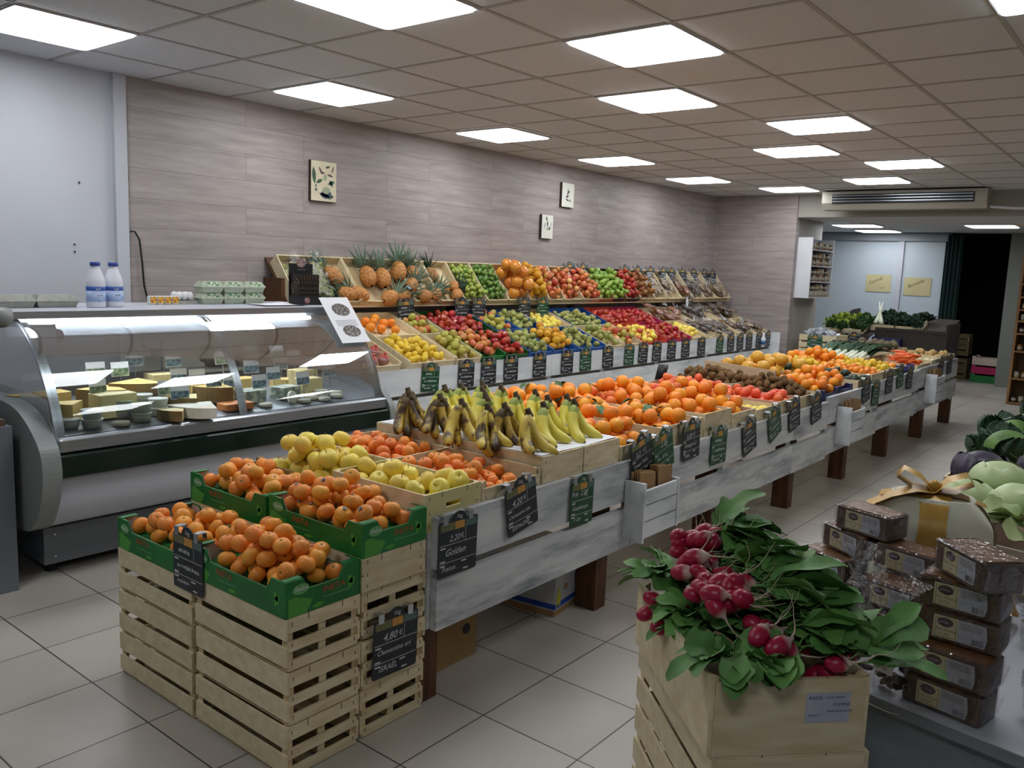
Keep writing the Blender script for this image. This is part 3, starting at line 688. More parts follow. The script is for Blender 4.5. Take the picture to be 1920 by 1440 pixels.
# ------------------------------------------------------------------ crates and fruit on the island
IT = .6355
def ic(label, x0, x1, y0, y1, z0, z1, style='solid', fz=.03, **k): return crate(label, x0, x1, y0, y1, z0, z1-z0, style, fz=fz, **k)
def pl(key, n, x0, x1, y0, y1, z, label, grp=None, **k):
    return pile(key, n, T((x0+x1)/2, (y0+y1)/2, z), x1-x0-.022, y1-y0-.022, 0, label, grp or label+'s', **k)
# a golden apples
ic('pale poplar crate with a hand hole, holding golden apples at the island corner', 2.01, 2.305, 1.965, 2.46, IT, .772, 'solid', .03, handle=True, mend=mat('pale_yellow_board', 'd8cf9a', 'cdc38c', .6, scale=3))
pl('gold', 26, 2.01, 2.305, 1.965, 2.46, IT+.032, 'yellow golden apple in the hand-hole crate at the island corner', dome=.8, near=True, seed=3)
carton('brown cardboard tray of golden apples behind the hand-hole crate', .29, .49, .10, M_kraft, (2.157, 2.71, IT+.001), corner=.03, low=.85, inner=M_paper)
pl('gold', 32, 2.01, 2.305, 2.465, 2.955, IT+.035, 'yellow golden apple in the brown tray behind the hand-hole crate', dome=1.4, near=True, seed=4)
# b clementines
for y0, y1, lb, w_ in ((1.965, 2.46, 'front', 'wooden crate of clementines between golden apples and bananas, front one'), (2.465, 2.96, 'rear', 'wooden crate of clementines between golden apples and bananas, rear one')):
    ic(w_, 2.312, 2.672, y0, y1, IT, .765, 'low' if lb == 'front' else 'solid', .045)
pl('clemr', 44, 2.312, 2.672, 1.965, 2.46, IT+.05, 'bright clementine in the front crate beside the bananas', dome=.6, near=True, seed=5, cy=.1)
pl('clemr', 58, 2.312, 2.672, 2.465, 2.96, IT+.05, 'bright clementine in the rear crate beside the bananas', dome=1.3, near=True, seed=6)
# c bananas on upturned crates
for i, (x0, x1, nm) in enumerate(((2.682, 2.978, 'left'), (2.984, 3.275, 'right'))):
    for y0, y1, fr in ((1.965, 2.46, 'front'), (2.465, 2.96, 'rear')):
        ic('upturned solid crate carrying bananas, %s %s one' % (fr, nm), x0, x1, y0, y1, IT, .805, 'solid', None, inv=True)
t = thing('paper_sheet', 'white paper sheet spread on the upturned crates under the bananas', 'paper', (2.98, 2.46, .8065))
MB().grid(lambda u, v: (-.29+.58*u, -.485+.97*v, .0015+.0015*math.sin(9*u)*math.cos(7*v)), 12, 16).build('sheet', M_paper, t, True)
def ban_mat(name, a, b, spots, t3, s3=16):
    m = mat(name, a, b, .45, scale=6, c3=spots, s3=s3, t3=t3, objrand=.05, stretch=(1, 1, .5)); return m
MBAN = [ban_mat('banana_skin_fresh', 'e0d25c', 'd8cc58', '8f8a34', (.74, .80)), ban_mat('banana_skin_ripe', 'd8c056', 'cbb04a', '4a3418', (.52, .60), 13), ban_mat('banana_skin_brown', 'b8993c', '9c7f34', '3a2814', (.45, .55), 12)]
M_bgreen = mat('banana_neck', '7d9440', '97a048', .5, scale=20); M_btip = mat('banana_stalk', '3c3020', '5a4a2c', .7, scale=30)
def banana_mesh(seed):
    r = random.Random(seed); L = .19; pts = []; rad = []; n = 12
    for k in range(n+1):
        u = k/n; a = math.radians(12+82*u)
        pts.append((r.uniform(-.002, .002), 0, 0)); rad.append(.0205*min(1, .42+u*3.2) * (1 if u < .86 else 1-.75*((u-.86)/.14)**1.5))
    p = [Vector((0, 0, 0))]
    for k in range(n):
        a = math.radians(8+(74*(k/n)))
        p.append(p[-1]+Vector((0, -math.sin(a), -math.cos(a)))*L/n)
    mb = MB(); mb.cur = 0; mb.tube(p, rad, 7)
    for fi, f in enumerate(mb.f):
        u = (fi//7)/n
        if fi < 7*n: mb.mi[fi] = 1 if u < .14 else (2 if u > .93 else 0)
        else: mb.mi[fi] = 2
    return mb
BANM = [[banana_mesh(s).mesh('banana', [m, M_bgreen if j < 1 else M_btip if j == 2 else m, M_btip], True) for s in range(2)] for j, m in enumerate(MBAN)]
CROWN = MB().tube([(0, .004, .020), (0, .0, .012), (0, -.003, 0), (0, -.006, -.012)], [.012, .011, .015, .018], 8).mesh('crown_stalk', M_btip, True)
def bunch(kind, n, loc, rz, label, grp, lean=0, seed=0):
    r = random.Random(seed); t = thing('banana_bunch', label, 'bananas', loc, (lean, 0, rz), grp)
    link('crown_stalk', CROWN, t)
    for k in range(n):
        a = (k-(n-1)/2)/max(1, (n-1)/2)
        o = link('banana', r.choice(BANM[kind]), t, (a*.030, -.004, -.002), (0, 0, 0))
        o.rotation_euler = (r.uniform(-.08, .08)+(.30*(k % 2)), -a*.36, a*.85+r.uniform(-.08, .08)); s = r.uniform(.95, 1.08); o.scale = (s, s, s)
    return t
zb = .808+.135
bl = [(2, 6, 2.69, 2.75, .25, 'spotted brown banana bunch at the far left of the banana display'), (2, 5, 2.77, 2.84, .3, 'small stringy brown banana bunch behind the leftmost bunch'),
      (2, 6, 2.76, 2.62, .1, 'dark blotched banana bunch second from the left in the front row'), (1, 6, 2.73, 2.46, .2, 'ripe spotted banana bunch in the middle of the front row'),
      (1, 6, 2.72, 2.30, .3, 'ripe banana bunch with a dark bruised banana'), (2, 6, 2.80, 2.27, .2, 'brown curved banana bunch near the front edge of the crates'),
      (1, 7, 2.76, 2.11, .55, 'ripe banana bunch lying nearest the front edge of the crates'),
      (0, 6, 2.98, 2.80, -.1, 'yellow banana bunch at the back left with green necks'), (0, 6, 3.10, 2.80, .2, 'yellow banana bunch at the back, right of the leftmost yellow one'),
      (0, 6, 3.10, 2.66, .3, 'yellow banana bunch in the second row behind the spotted ones'), (0, 5, 3.22, 2.64, .3, 'green-necked banana bunch in the middle of the second row'),
      (0, 7, 3.09, 2.44, .35, 'large yellow banana bunch in the middle with dark green neck'), (0, 6, 2.94, 2.50, .1, 'pale yellow banana bunch behind the brown curved one'),
      (0, 7, 2.96, 2.18, .6, 'yellow banana bunch with a blue sticker, in front'), (0, 6, 3.14, 2.14, .6, 'yellow banana bunch at the front right corner of the crates'), (0, 6, 3.24, 2.44, .3, 'yellow banana bunch at the back right by the oranges'),
      (0, 6, 3.14, 2.29, .4, 'yellow banana bunch between the stickered one and the corner one'), (0, 6, 3.24, 2.78, .2, 'yellow banana bunch farthest back beside the rear oranges'), (0, 6, 3.24, 2.25, .45, 'yellow banana bunch beside the leafy oranges')]
M_bsti = mat('banana_sticker', '3c6ab0', None, .4)
for i, (k, n, x, y, rz, lb) in enumerate(bl):
    b = bunch(k, n, (x, y, zb+.012), rz, lb, 'banana bunches on the upturned crates', 0, i); b.scale = (1.12, 1.12, 1.1)
    if 'sticker' in lb or 'front right' in lb: MB().lathe([(.011, 0), (.011, .0006)], 10, T(.015, -.095, -.075) @ Rx(.75)).build('sticker', M_bsti, b)
# d oranges behind and beside the bananas
ic('wooden crate of oranges and clementines right of the bananas, front one', 3.285, 3.64, 1.965, 2.46, IT, .76, 'solid', .05)
pl('orange', 28, 3.285, 3.64, 1.965, 2.46, IT+.075, 'orange in the crate right of the bananas, beside the double slates', dome=1.2, near=True, seed=8, kinds=['orange', 'orange', 'clemr'])
ic('wooden crate of large oranges right of the bananas, rear one', 3.285, 3.64, 2.465, 2.96, IT, .77, 'solid', .05)
pl('orange', 32, 3.285, 3.64, 2.465, 2.96, IT+.08, 'large orange in the rear crate right of the bananas', dome=1.8, near=True, seed=9)
# e leafy oranges
LEAFM = {}
def leaf_mb(L, W, curl=.3, wav=.1, seed=0, nu=4, nv=7, stem=0, fold=.25, lobes=0):
    r = random.Random(seed); ph = r.uniform(0, 6)
    def fn(u, v):
        s = (u-.5)*2; env = math.sin(PI*min(1, v**(1.35 if lobes == 9 else 1)*.93+.04))**(.5 if lobes == 9 else .75)
        if lobes: env *= 1+.18*math.sin(v*lobes)
        x = s*W*env; y = stem+L*v
        z = -curl*L*v*v + abs(s)*fold*W*env + wav*W*math.sin(v*9+ph+s*2)*abs(s)
        return (x, y, z)
    m = MB(); m.grid(fn, nu, nv)
    if stem: m.tube([(0, 0, 0), (0, stem*.5, stem*.12), (0, stem, 0), (0, stem+L*.5, -curl*L*.25+.0005)], [.0022, .0018, .0015, .0006], 5)
    return m
LEAFO = leaf_mb(.075, .022, .35, .15, 1).mesh('leaf', M_leaf, True)
ic('wooden crate of leafy oranges, front one', 3.665, 4.13, 1.965, 2.46, IT, .80, 'solid', .075)
pl('orange', 32, 3.665, 4.13, 1.965, 2.46, IT+.075, 'leafy orange in the front crate beside the brown paper bags', dome=1.0, near=True, seed=12)
ic('wooden crate of leafy oranges, rear one', 3.665, 4.13, 2.465, 2.96, IT, .80, 'solid', .075)
pl('orange', 40, 3.665, 4.13, 2.465, 2.96, IT+.085, 'leafy orange in the rear crate behind the bananas', dome=1.6, near=True, seed=13)
k = 0
for o in [o for o in C.objects if o.get('label', '').startswith('leafy orange')]:
    k += 1
    if k % 2:
        z = o.matrix_world.translation.z; 
        for j in range(rnd.choice((1, 1, 2))):
            lf = link('leaf', LEAFO, o); a = rnd.uniform(0, 6.28)
            lf.matrix_world = T(*o.matrix_world.translation) @ Rz(a) @ T(0, .012, .040) @ Rx(-.15)
# f big pile of oranges
ic('wooden crate heaped with large oranges, left one beside the leafy oranges', 4.15, 4.49, 1.965, 2.46, IT, .815, 'solid', .08)
ic('wooden crate heaped with large oranges, right one', 4.50, 4.84, 1.965, 2.46, IT, .775, 'solid', .06, liner=M_pink)
ic('long wooden crate heaped with oranges at the back, behind the green slates', 4.15, 4.84, 2.465, 2.96, IT, .795, 'solid', .06)
pl('orange', 28, 4.15, 4.49, 1.965, 2.46, IT+.085, 'large orange in the left heaped crate', dome=1.2, near=True, seed=14, cy=.11)
pl('orange', 34, 4.50, 4.84, 1.965, 2.46, IT+.075, 'large orange in the right heaped crate', dome=1.5, near=True, seed=15, kinds=['orange', 'orange', 'blood'], cy=.1)
pl('orange', 66, 4.15, 4.84, 2.465, 2.96, IT+.085, 'orange in the long heaped crate at the back', dome=1.5, near=True, seed=16, kinds=['orange', 'orange', 'blood'])
# g apples, h persimmons, i kiwis
ic('pale wooden crate with a few yellow apples', 4.86, 5.20, 1.965, 2.46, IT, .76, 'solid', .05, liner=M_gold)
pl('ylap', 10, 4.86, 5.20, 1.965, 2.46, IT+.052, 'yellow apple in the nearly empty pale crate', seed=17)
ic('pale wooden crate of reddish oranges behind the few yellow apples', 4.86, 5.20, 2.465, 2.96, IT, .79, 'solid', .08)
pl('persim', 30, 4.86, 5.20, 2.465, 2.96, IT+.082, 'reddish orange behind the few yellow apples', dome=.8, seed=18)
ic('wooden crate with pink lining holding persimmons, front one', 5.22, 5.58, 1.965, 2.46, IT, .775, 'solid', .06, mside=mat('pink_lined_board', 'd9a48c', 'cf9a82', .7))
ic('wooden crate of persimmons, rear one', 5.22, 5.58, 2.465, 2.96, IT, .79, 'solid', .06)
pl('persim', 40, 5.22, 5.58, 1.965, 2.46, IT+.075, 'red-orange persimmon in the front crate beside the kiwis', dome=.2, seed=19)
pl('persim', 48, 5.22, 5.58, 2.465, 2.96, IT+.08, 'red-orange persimmon in the rear crate beside the kiwis', dome=1, seed=20)
ic('wooden crate overflowing with kiwis, front one', 5.60, 5.99, 1.965, 2.46, IT, .77, 'solid', .07)
ic('wooden crate heaped with kiwis, rear one', 5.60, 5.99, 2.465, 2.96, IT, .80, 'solid', .07)
pl('kiwi', 135, 5.60, 5.99, 1.965, 2.46, IT+.075, 'brown kiwi in the front crate beside the dark blue cartons', dome=2.2, seed=21, cy=.08)
pl('kiwi', 140, 5.60, 5.99, 2.465, 2.96, IT+.10, 'brown kiwi in the rear heaped crate', dome=2.2, seed=22)
t = thing('divider_board', 'plain pale wooden board standing upright behind the kiwis', 'board', (6.045, 2.62, .70))
MB().box(-.012, .003, -.36, .36, 0, .19).build('panel', mat('plywood_panel', 'cdb292', 'c3a786', .6, scale=3, stretch=(1, 2, 14)), t)
t.rotation_euler = (0, .05, -.35)
tb_ = thing('bowl', 'black plastic tub lying on its side at the back of the persimmons', 'tub', (5.45, 2.98, .84), (PI/2+.2, 0, .5))
MB().lathe([(.001, -.01), (.06, -.01), (.075, .06), (.073, .06), (.058, -.006), (.001, -.006)], 20).build('shell', M_dark, tb_, True)
# j dark blue cartons
for i, (x0, x1, y0, y1, z, lb) in enumerate(((6.06, 6.39, 1.965, 2.40, IT+.02, 'nearest the kiwis'), (6.40, 6.73, 1.965, 2.40, IT+.02, 'beside the avocado crate'), (6.08, 6.40, 2.42, 2.93, IT+.04, 'rear left with grapefruit'), (6.42, 6.74, 2.42, 2.93, IT+.04, 'rear right with grapefruit'))):
    cc = carton('dark blue carton of oranges, '+lb, x1-x0-.006, y1-y0-.006, .13, M_blue, ((x0+x1)/2, (y0+y1)/2, z-.019), corner=.06, low=.8, fz=.07, inner=M_blue)
    if i < 2: MB().box(-.05, .09, -.2205, -.2195, .02, .09).build('printed_label', mat('label_grey', '8f93a6', 'c0c2cc', .5, scale=60, lo=.48, hi=.52), cc)
    if i < 2: pl('oranges', 24, x0, x1, y0, y1, z+.065, 'orange in the dark blue carton '+lb, seed=30+i, dome=.3)
    else: pl('melon', 16, x0, x1, y0, y1, z+.075, 'big yellow grapefruit in the dark blue carton '+lb, seed=30+i, kinds=['melon', 'oranges'], dome=.8)
# k avocados etc.
ic('wooden crate of dark avocados with a blue lining', 6.85, 7.20, 1.965, 2.46, IT, .78, 'solid', .06, liner=M_blue2)
pl('avo', 24, 6.85, 7.20, 1.965, 2.46, IT+.095, 'dark avocado in the crate beside the middle bag box', dome=.4, seed=34)
ic('wooden crate of grapefruit behind the avocados', 6.78, 7.22, 2.465, 2.96, IT, .80, 'solid', .07)
pl('melon', 22, 6.78, 7.22, 2.465, 2.96, IT+.11, 'grapefruit behind the avocados', dome=.8, seed=35, kinds=['melon', 'lemon', 'avo'])
ic('wooden crate of clementines with a printed side, beyond the avocados', 7.22, 7.62, 1.965, 2.46, IT, .80, 'solid', .07)
pl('clems', 80, 7.22, 7.62, 1.965, 2.46, IT+.115, 'clementine in the printed-side crate beyond the avocados', dome=1.2, seed=36)
ic('wooden crate of lemons beyond the clementines, rear one', 7.24, 7.66, 2.465, 2.96, IT, .80, 'solid', .07)
pl('lemon', 50, 7.24, 7.66, 2.465, 2.96, IT+.12, 'lemon in the rear crate beyond the avocados', dome=1.2, seed=37, kinds=['lemon', 'lemon', 'oranges'])
ic('wooden crate of yellow lemons near the violet carton', 7.64, 8.02, 1.965, 2.46, IT, .80, 'solid', .07)
pl('lemon', 56, 7.64, 8.02, 1.965, 2.46, IT+.11, 'yellow lemon in the front crate near the violet carton', dome=1.2, seed=38)
ic('wooden crate of oranges behind the front lemons', 7.68, 8.06, 2.465, 2.96, IT, .80, 'solid', .07)
pl('oranges', 36, 7.68, 8.06, 2.465, 2.96, IT+.12, 'orange in the crate behind the front lemons', dome=1.2, seed=39)
for y0, y1, lb, sd in ((1.965, 2.45, 'front', 40), (2.455, 2.95, 'rear', 41)):
    carton('violet-blue carton of oranges, %s one' % lb, .54, y1-y0-.006, .16, M_purple, (8.33, (y0+y1)/2, IT+.001), corner=.07, low=.8, fz=.10, inner=M_purple)
    pl('oranges', 30 if lb == 'rear' else 10, 8.06, 8.60, y0, y1, IT+.10, 'orange in the %s violet-blue carton' % lb, dome=1, seed=sd)
# carrots, potatoes, celeriac, leeks
M_cm = [MB().tube([(0, 0, 0), (.01, .03, 0), (.01, .09, .002), (.0, .16, .001)], [.011, .017, .013, .003], 8).mesh('carrot', M_carrot, True) for _ in range(1)]
ic('wooden crate heaped with orange carrots beyond the violet carton', 8.72, 9.25, 1.965, 2.46, IT, .775, 'solid', .07)
for k in range(44):
    o = link('carrot', M_cm[0], None, (rnd.uniform(8.85, 9.15), rnd.uniform(2.02, 2.20), IT+.09+.019*(k//6)), (rnd.uniform(-.05, .05), rnd.uniform(0, 6), rnd.uniform(-.9, .9)))
    tag(o, 'orange carrot in the heap beyond the violet carton', 'carrot', 'carrots in the far crate')
ic('wooden crate of turnips at the far end of the island', 9.28, 9.78, 1.965, 2.46, IT, .79, 'solid', .08)
pl('onion', 36, 9.28, 9.78, 1.965, 2.46, IT+.085, 'pale turnip in the far end crate', dome=.5, seed=43)
ic('wooden crate of potatoes at the far end of the island, front one', 9.80, 10.36, 1.965, 2.46, IT, .80, 'solid', .09)
pl('potato', 40, 9.80, 10.36, 1.965, 2.46, IT+.10, 'potato in the front far end crate', dome=.6, seed=44)
ic('wooden crate under the leeks behind the carrots', 8.72, 9.6, 2.465, 2.96, IT, .80, 'solid', .10)
ic('wooden crate heaped with round celeriac at the far end', 9.62, 10.36, 2.465, 2.96, IT, .82, 'solid', .10)
pl('taro', 34, 9.62, 10.36, 2.465, 2.96, IT+.11, 'round brown celeriac in the far heap', dome=1.3, seed=46)
M_leekw = mat('leek_white', 'd8dccb', 'c6cfae', .5, scale=5); M_leekg = mat('leek_green', '3f5c3c', '2f4a33', .5, scale=8, objrand=.1)
def leek(seed):
    r = random.Random(seed); m = MB(); m.cur = 0; m.tube([(0, 0, 0), (0, .08, 0), (0, .2, .003)], [.014, .017, .019], 8); 
    m.cur = 1
    for k in range(5):
        a = r.uniform(-.35, .35); L = r.uniform(.25, .36)
        M = T(0, .18, .0) @ Rz(a) @ Ry(r.uniform(-.5, .5))
        m.add([M @ Vector(((u-.5)*.045*(1-v*.6), L*v, .03*math.sin(PI*v)+.012*abs(u-.5)*2)) for v in (0, .33, .66, 1) for u in (0, .5, 1)], [(j*3+i, j*3+i+1, j*3+i+4, j*3+i+3) for j in range(3) for i in range(2)])
    return m.mesh('leek', [M_leekw, M_leekg], True)
LK = [leek(i) for i in range(4)]
for k in range(18):
    o = link('leek', LK[k % 4], None, (8.62+rnd.uniform(-.03, .03)+.03*(k // 9), 2.50+.052*(k % 9), IT+.125+.030*(k//9)), (.10+.03*(k//9), 0, -1.57+rnd.uniform(-.08, .08)))
    o.scale = (1.3, 1.45, 1.3)
    tag(o, 'long green leek lying in the crate behind the carrots', 'leek', 'leeks at the far end of the island')

# ------------------------------------------------------------------ price slates
SL = {}
M_strip = [mat('strip_green', '56704a', '8a6a50', .6, scale=90), mat('strip_orange', 'b9823c', 'd0a050', .6, scale=90), mat('strip_blue', '4c5f78', '5f7a5c', .6, scale=90)]
def slate_shapes(w_, h):
    key = (w_, h)
    if key in SL: return SL[key]
    def body(m):
        a = MB(); poly = [(-w_/2+.006, 0), (-w_/2, -.006), (-w_/2, -h+.006), (-w_/2+.006, -h), (w_/2-.006, -h), (w_/2, -h+.006), (w_/2, -.006), (w_/2-.006, 0)]
        arch = [(.036*math.cos(t_), .030*math.sin(t_)) for t_ in [PI*k/10 for k in range(11)]]
        a.prism(poly[:8]+[(x, z) for x, z in arch], -.003, 0); return a
    fr = MB(); 
    for i, (x0, x1) in enumerate(((-w_/2+.006, -.022), (-.02, .03), (.034, w_/2-.006))):
        fr.cur = i; fr.add([(x0, -.0036, -.006), (x1, -.0036, -.006), (x1, -.0036, -.034), (x0, -.0036, -.034)], [(0, 1, 2, 3)])
    ln = MB()
    for z in (-h*.42, -h*.74): ln.add([(-w_/2+.004, -.0036, z), (w_/2-.004, -.0036, z), (w_/2-.004, -.0036, z-.0018), (-w_/2+.004, -.0036, z-.0018)], [(0, 1, 2, 3)])
    ln.add([(.036, -.0036, -.036), (.0375, -.0036, -.036), (.0375, -.0036, -h*.42), (.036, -.0036, -h*.42)], [(0, 1, 2, 3)])
    for x, z in ((-w_/2+.008, -h*.46), (-w_/2+.008, -h*.70), (.02, -h*.78), (.03, -h*.93), (-w_/2+.008, -h*.78)): ln.add([(x, -.0036, z), (x+.025, -.0036, z), (x+.025, -.0036, z-.005), (x, -.0036, z-.005)], [(0, 1, 2, 3)])
    cl = MB()
    x = 0; cl.box(x-.012, x+.012, -.006, -.003, -.01, .022); cl.box(x-.012, x+.012, -.006, .028, .020, .022); cl.box(x-.012, x+.012, .026, .028, .0, .022)
    sq = MB(); r = random.Random(3)
    for (z, x0, x1, s_) in ((-h*.30, -w_*.3, .01, .010), (-h*.58, -w_*.36, w_*.36, .008), (-h*.86, -w_*.36, 0, .008)):
        x = x0
        while x < x1:
            wd = r.uniform(.006, .012); 
            pts = [(x, z-s_*r.uniform(.4, 1)), (x+wd*.3, z+s_*r.uniform(.4, 1.2)), (x+wd*.7, z-s_*r.uniform(.2, 1)), (x+wd, z+s_*r.uniform(0, .6))]
            for (ax, az), (bx, bz) in zip(pts, pts[1:]):
                sq.add([(ax, -.0038, az), (ax+.0022, -.0038, az), (bx+.0022, -.0038, bz), (bx, -.0038, bz)], [(0, 1, 2, 3)])
            x += wd+.003
    SL[key] = dict(k=body(0).mesh('board', M_slate), g=body(0).mesh('board', M_slateg), strip=fr.mesh('fruit_strip', M_strip), lines=ln.mesh('printed_lines', M_chalk), clip=cl.mesh('clip', M_clip), scrib=sq.mesh('chalk_writing', M_chalk))
    return SL[key]
def slate(label, loc, tiltdeg=0, green=False, w_=.19, h=.19, lines=None, rz=0, rx=0, group='chalk price slates', clip=True):
    S = slate_shapes(w_, h)
    t = thing('price_slate', label, 'price sign', loc, (rx, math.radians(-tiltdeg), rz), group)
    link('board', S['g' if green else 'k'], t); link('fruit_strip', S['strip'], t); link('printed_lines', S['lines'], t)
    if clip: link('clip', S['clip'], t, (-w_*.36, 0, 0)); link('clip', S['clip'], t, (w_*.30, 0, 0))
    text('1kg', .022, M_chalk, t, (0, -.0042, .004), name='unit_lettering', align='CENTER', ext=0)
    if lines:
        text('€', .026, M_chalk, t, (.012, -.0042, -h*.36), name='euro_sign', ext=0)
        for (bd, sz, x, z, sh) in lines: text(bd, sz, M_chalk, t, (x, -.0042, z), name='chalk_writing', shear=sh, ext=0)
    else: link('chalk_writing', S['scrib'], t)
    return t
FY = 1.929
slate('black slate reading 2,20 Golden France, leftmost on the island front board', (2.145, FY, .672), -1, lines=[('2,20', .032, -.05, -.075, .3), ('Golden', .036, -.07, -.125, .35), ('France', .026, -.085, -.18, .35)], w_=.2, h=.2)
slate('tilted black slate reading Clementine lulu Espagne, on the clementine crate', (2.49, FY, .735), 10, lines=[('4,20', .036, -.06, -.075, .3), ('Clementine lulu', .021, -.085, -.12, .3), ('ESPAGNE', .026, -.07, -.172, .2)])
slate('green slate reading 2,20 Guadeloupe below the bananas', (2.93, FY, .67), -1, True, lines=[('Prix  2,20', .030, -.085, -.06, .3), ('Guadeloupe', .024, -.075, -.12, .3), ('1 Cat', .022, -.06, -.17, .3)], w_=.17)
slate('tilted black slate reading 3,20 Orange Tablé, above the nearest paper bags', (3.40, FY, .785), 14, lines=[('3,2', .036, -.06, -.075, .3), ('Orange Tablé', .023, -.085, -.12, .3), ('Espagne', .024, -.07, -.172, .2)])
slate('tilted green slate reading Bio 2026, right of the tilted black one', (3.60, FY-.006, .785), 14, True, lines=[('2,20', .034, -.03, -.06, .3), ('Bio  30 kg', .024, -.07, -.12, .3)])
slate('black slate reading 3,20 Italie on the leafy orange crate', (3.92, FY, .80), 3, lines=[('3,20', .034, -.06, -.075, .3), ('Orange 6-2', .028, -.08, -.12, .3), ('Italie', .026, -.07, -.172, .2)])
slate('green slate with a steel clip, right of the leafy orange slate', (4.27, FY, .72), -1, True)
slate('tilted black slate below the right heaped orange crate', (4.66, FY, .715), 14)
slate('strongly tilted green slate below the few yellow apples', (5.03, FY, .745), 20, True)
slate('black slate below the front persimmon crate', (5.38, FY, .765), 11)
slate('black slate below the front kiwi crate', (5.80, FY, .765), 9)
slate('dark tilted slate on the avocado crate', (6.95, FY, .79), 8)
slate('green slate on the board beyond the avocado crate', (7.24, FY, .735), -2, True)
slate('black slate on the printed-side clementine crate', (7.62, FY, .80), 2)
slate('green slate on the far lemon crate with a yellow lemon above', (7.96, FY, .82), 3, True)
slate('black slate beside the third bag box', (8.3, FY, .78), -2)
slate('black slate second from the far end of the island', (9.55, FY, .80), 2)
slate('black slate nearest the far end of the island', (9.95, FY, .80), 2)
slate('black slate hooked on the green cartons at the left face of the stacks', (1.4255, 2.475, .645), 0, rz=-PI/2, w_=.18, h=.19)
slate('black slate reading 4,80 Clementine ori Israël, low on the crate stack', (1.865, 1.944, .395), -2, lines=[('4,80', .036, -.06, -.075, .3), ('Clementine ori', .025, -.085, -.12, .3), ('ISRAËL', .028, -.075, -.178, .2)], w_=.2, h=.2)

# ------------------------------------------------------------------ wall display, lower and upper tier
t = thing('produce_stand', 'long whitewashed two-tier produce display against the wood wall', 'display stand', (7.5, 4.9, 0))
X0, X1 = 3.68, 11.05
A1 = math.atan2(.318, .81); A2 = math.atan2(.335, .265)
xs = [X0, 5.1, 6.05, 6.93, 8.0, 9.2, 10.2, X1]
for a, b_ in zip(xs, xs[1:]):
    MB().box(a-7.5+.002, b_-7.5-.002, -.52, -.495, .605+.004*(a-X0), .795+.004*(a-X0)).build('upper_front_board', M_white2, t)
    MB().box(a-7.5+.002, b_-7.5-.002, -.525, -.50, .36+.002*(a-X0), .575+.004*(a-X0)).build('lower_front_board', M_white2, t)
MB().box(X1-7.5, X1-7.5+.03, -.66, .5, 0, .83).build('end_board', M_white2, t)
MB().box(X0-7.5, X0-7.5+.03, -.5, .5, 0, .75).build('end_board', M_post, t)
for x in (X0+.1, 5.1, 6.05, 6.93, 8.0, 9.2, 10.2): MB().box(x-7.5-.03, x-7.5+.03, -.495, -.47, 0, .78).build('leg', M_white2, t)
lo = MB(); lo.box(X0-7.5, X1-7.5, 0, .84, -.012, 0, T(0, -.49, .745) @ Rx(A1)); lo.build('lower_shelf', M_post, t)
up = MB(); up.box(X0-7.5+.1, X1-7.5+.2, 0, .47, -.012, 0, T(0, .235, 1.20) @ Rx(A2)); up.build('upper_shelf', M_post, t)
MB().box(X0-7.5+.08, X0-7.5+.12, .30, .52, .7, 1.42).build('end_panel', M_post, t)
for x in (5.6, 7.5, 9.4, 11.0): MB().box(x-7.5-.03, x-7.5+.03, .28, .34, .95, 1.22).build('bracket', M_post, t)
BASE1 = lambda x, s, off=0: T(x, 4.41, .757) @ Rx(A1) @ T(0, s, off)       # s = distance up the slope
BASE2 = lambda x, s, off=0: T(x, 5.125, 1.20) @ Rx(A2) @ T(0, s, off)
def bin_(M, x0, x1, l, h, label, m=None, me=None, group=None, low=.8, fz=.02, kind='crate', inner=None, lh=None):
    """open crate lying on a slope; M = frame at its lower edge, x from x0 to x1"""
    w_ = x1-x0-.004
    t = bpy.data.objects.new('display_crate' if kind == 'crate' else 'display_carton', None); C.objects.link(t); t.matrix_world = M
    tag(t, label, 'crate' if kind == 'crate' else 'cardboard box', group); th = .008
    lh = lh or h*low
    MB().box(-w_/2, -w_/2+th, 0, l, 0, h).build('side_panel', m or M_woody, t); MB().box(w_/2-th, w_/2, 0, l, 0, h).build('side_panel', m or M_woody, t)
    MB().box(-w_/2+th, w_/2-th, 0, th, 0, lh).build('front_panel', me or m or M_woodend, t)
    MB().box(-w_/2+th, w_/2-th, l-th, l, 0, h).build('back_panel', me or m or M_woodend, t)
    MB().box(-w_/2+th, w_/2-th, th, l-th, 0, fz).build('base', inner or m or M_wood, t)
    return t
def bpile(key, n, M, x0, x1, l, z, label, **k):
    pile(key, n, M @ T(0, l/2, z), x1-x0-.03, l-.03, 0, label, label+'s', **k)
LW = [ # x0, x1, carton colour, fruit, n, label (front row of the lower tier)
 (3.74, 4.20, None, 'pomeg', 0, 'pomegranates in nets'),
 (4.28, 4.775, None, 'lemon', 38, 'bright lemons at the left'),
 (4.785, 5.085, None, 'yelap', 22, 'yellow-green apples in wood'),
 (5.09, 5.385, M_green, 'biap', 26, 'bicoloured apples in light green card'),
 (5.39, 5.70, M_greend, 'redap', 26, 'red apples in dark green card'),
 (5.71, 6.055, M_blue2, 'pear', 30, 'green pears in blue card'),
 (6.06, 6.44, M_blue2, 'quince', 26, 'yellow quinces in blue card'),
 (6.45, 6.92, M_blue2, 'pear', 30, 'small pears in blue card'),
 (6.93, 7.26, None, 'pear', 28, 'mixed green pears in wood'),
 (7.27, 7.62, None, 'yelap', 26, 'yellow-green apples in the middle'),
 (7.63, 8.17, M_redb, 'ylap', 34, 'yellow apples in red card'),
 (8.18, 8.74, M_pink, 'redap', 40, 'red apples in magenta card'),
 (8.75, 9.18, None, 'ylap', 16, 'yellow apples beside the dried bags')]
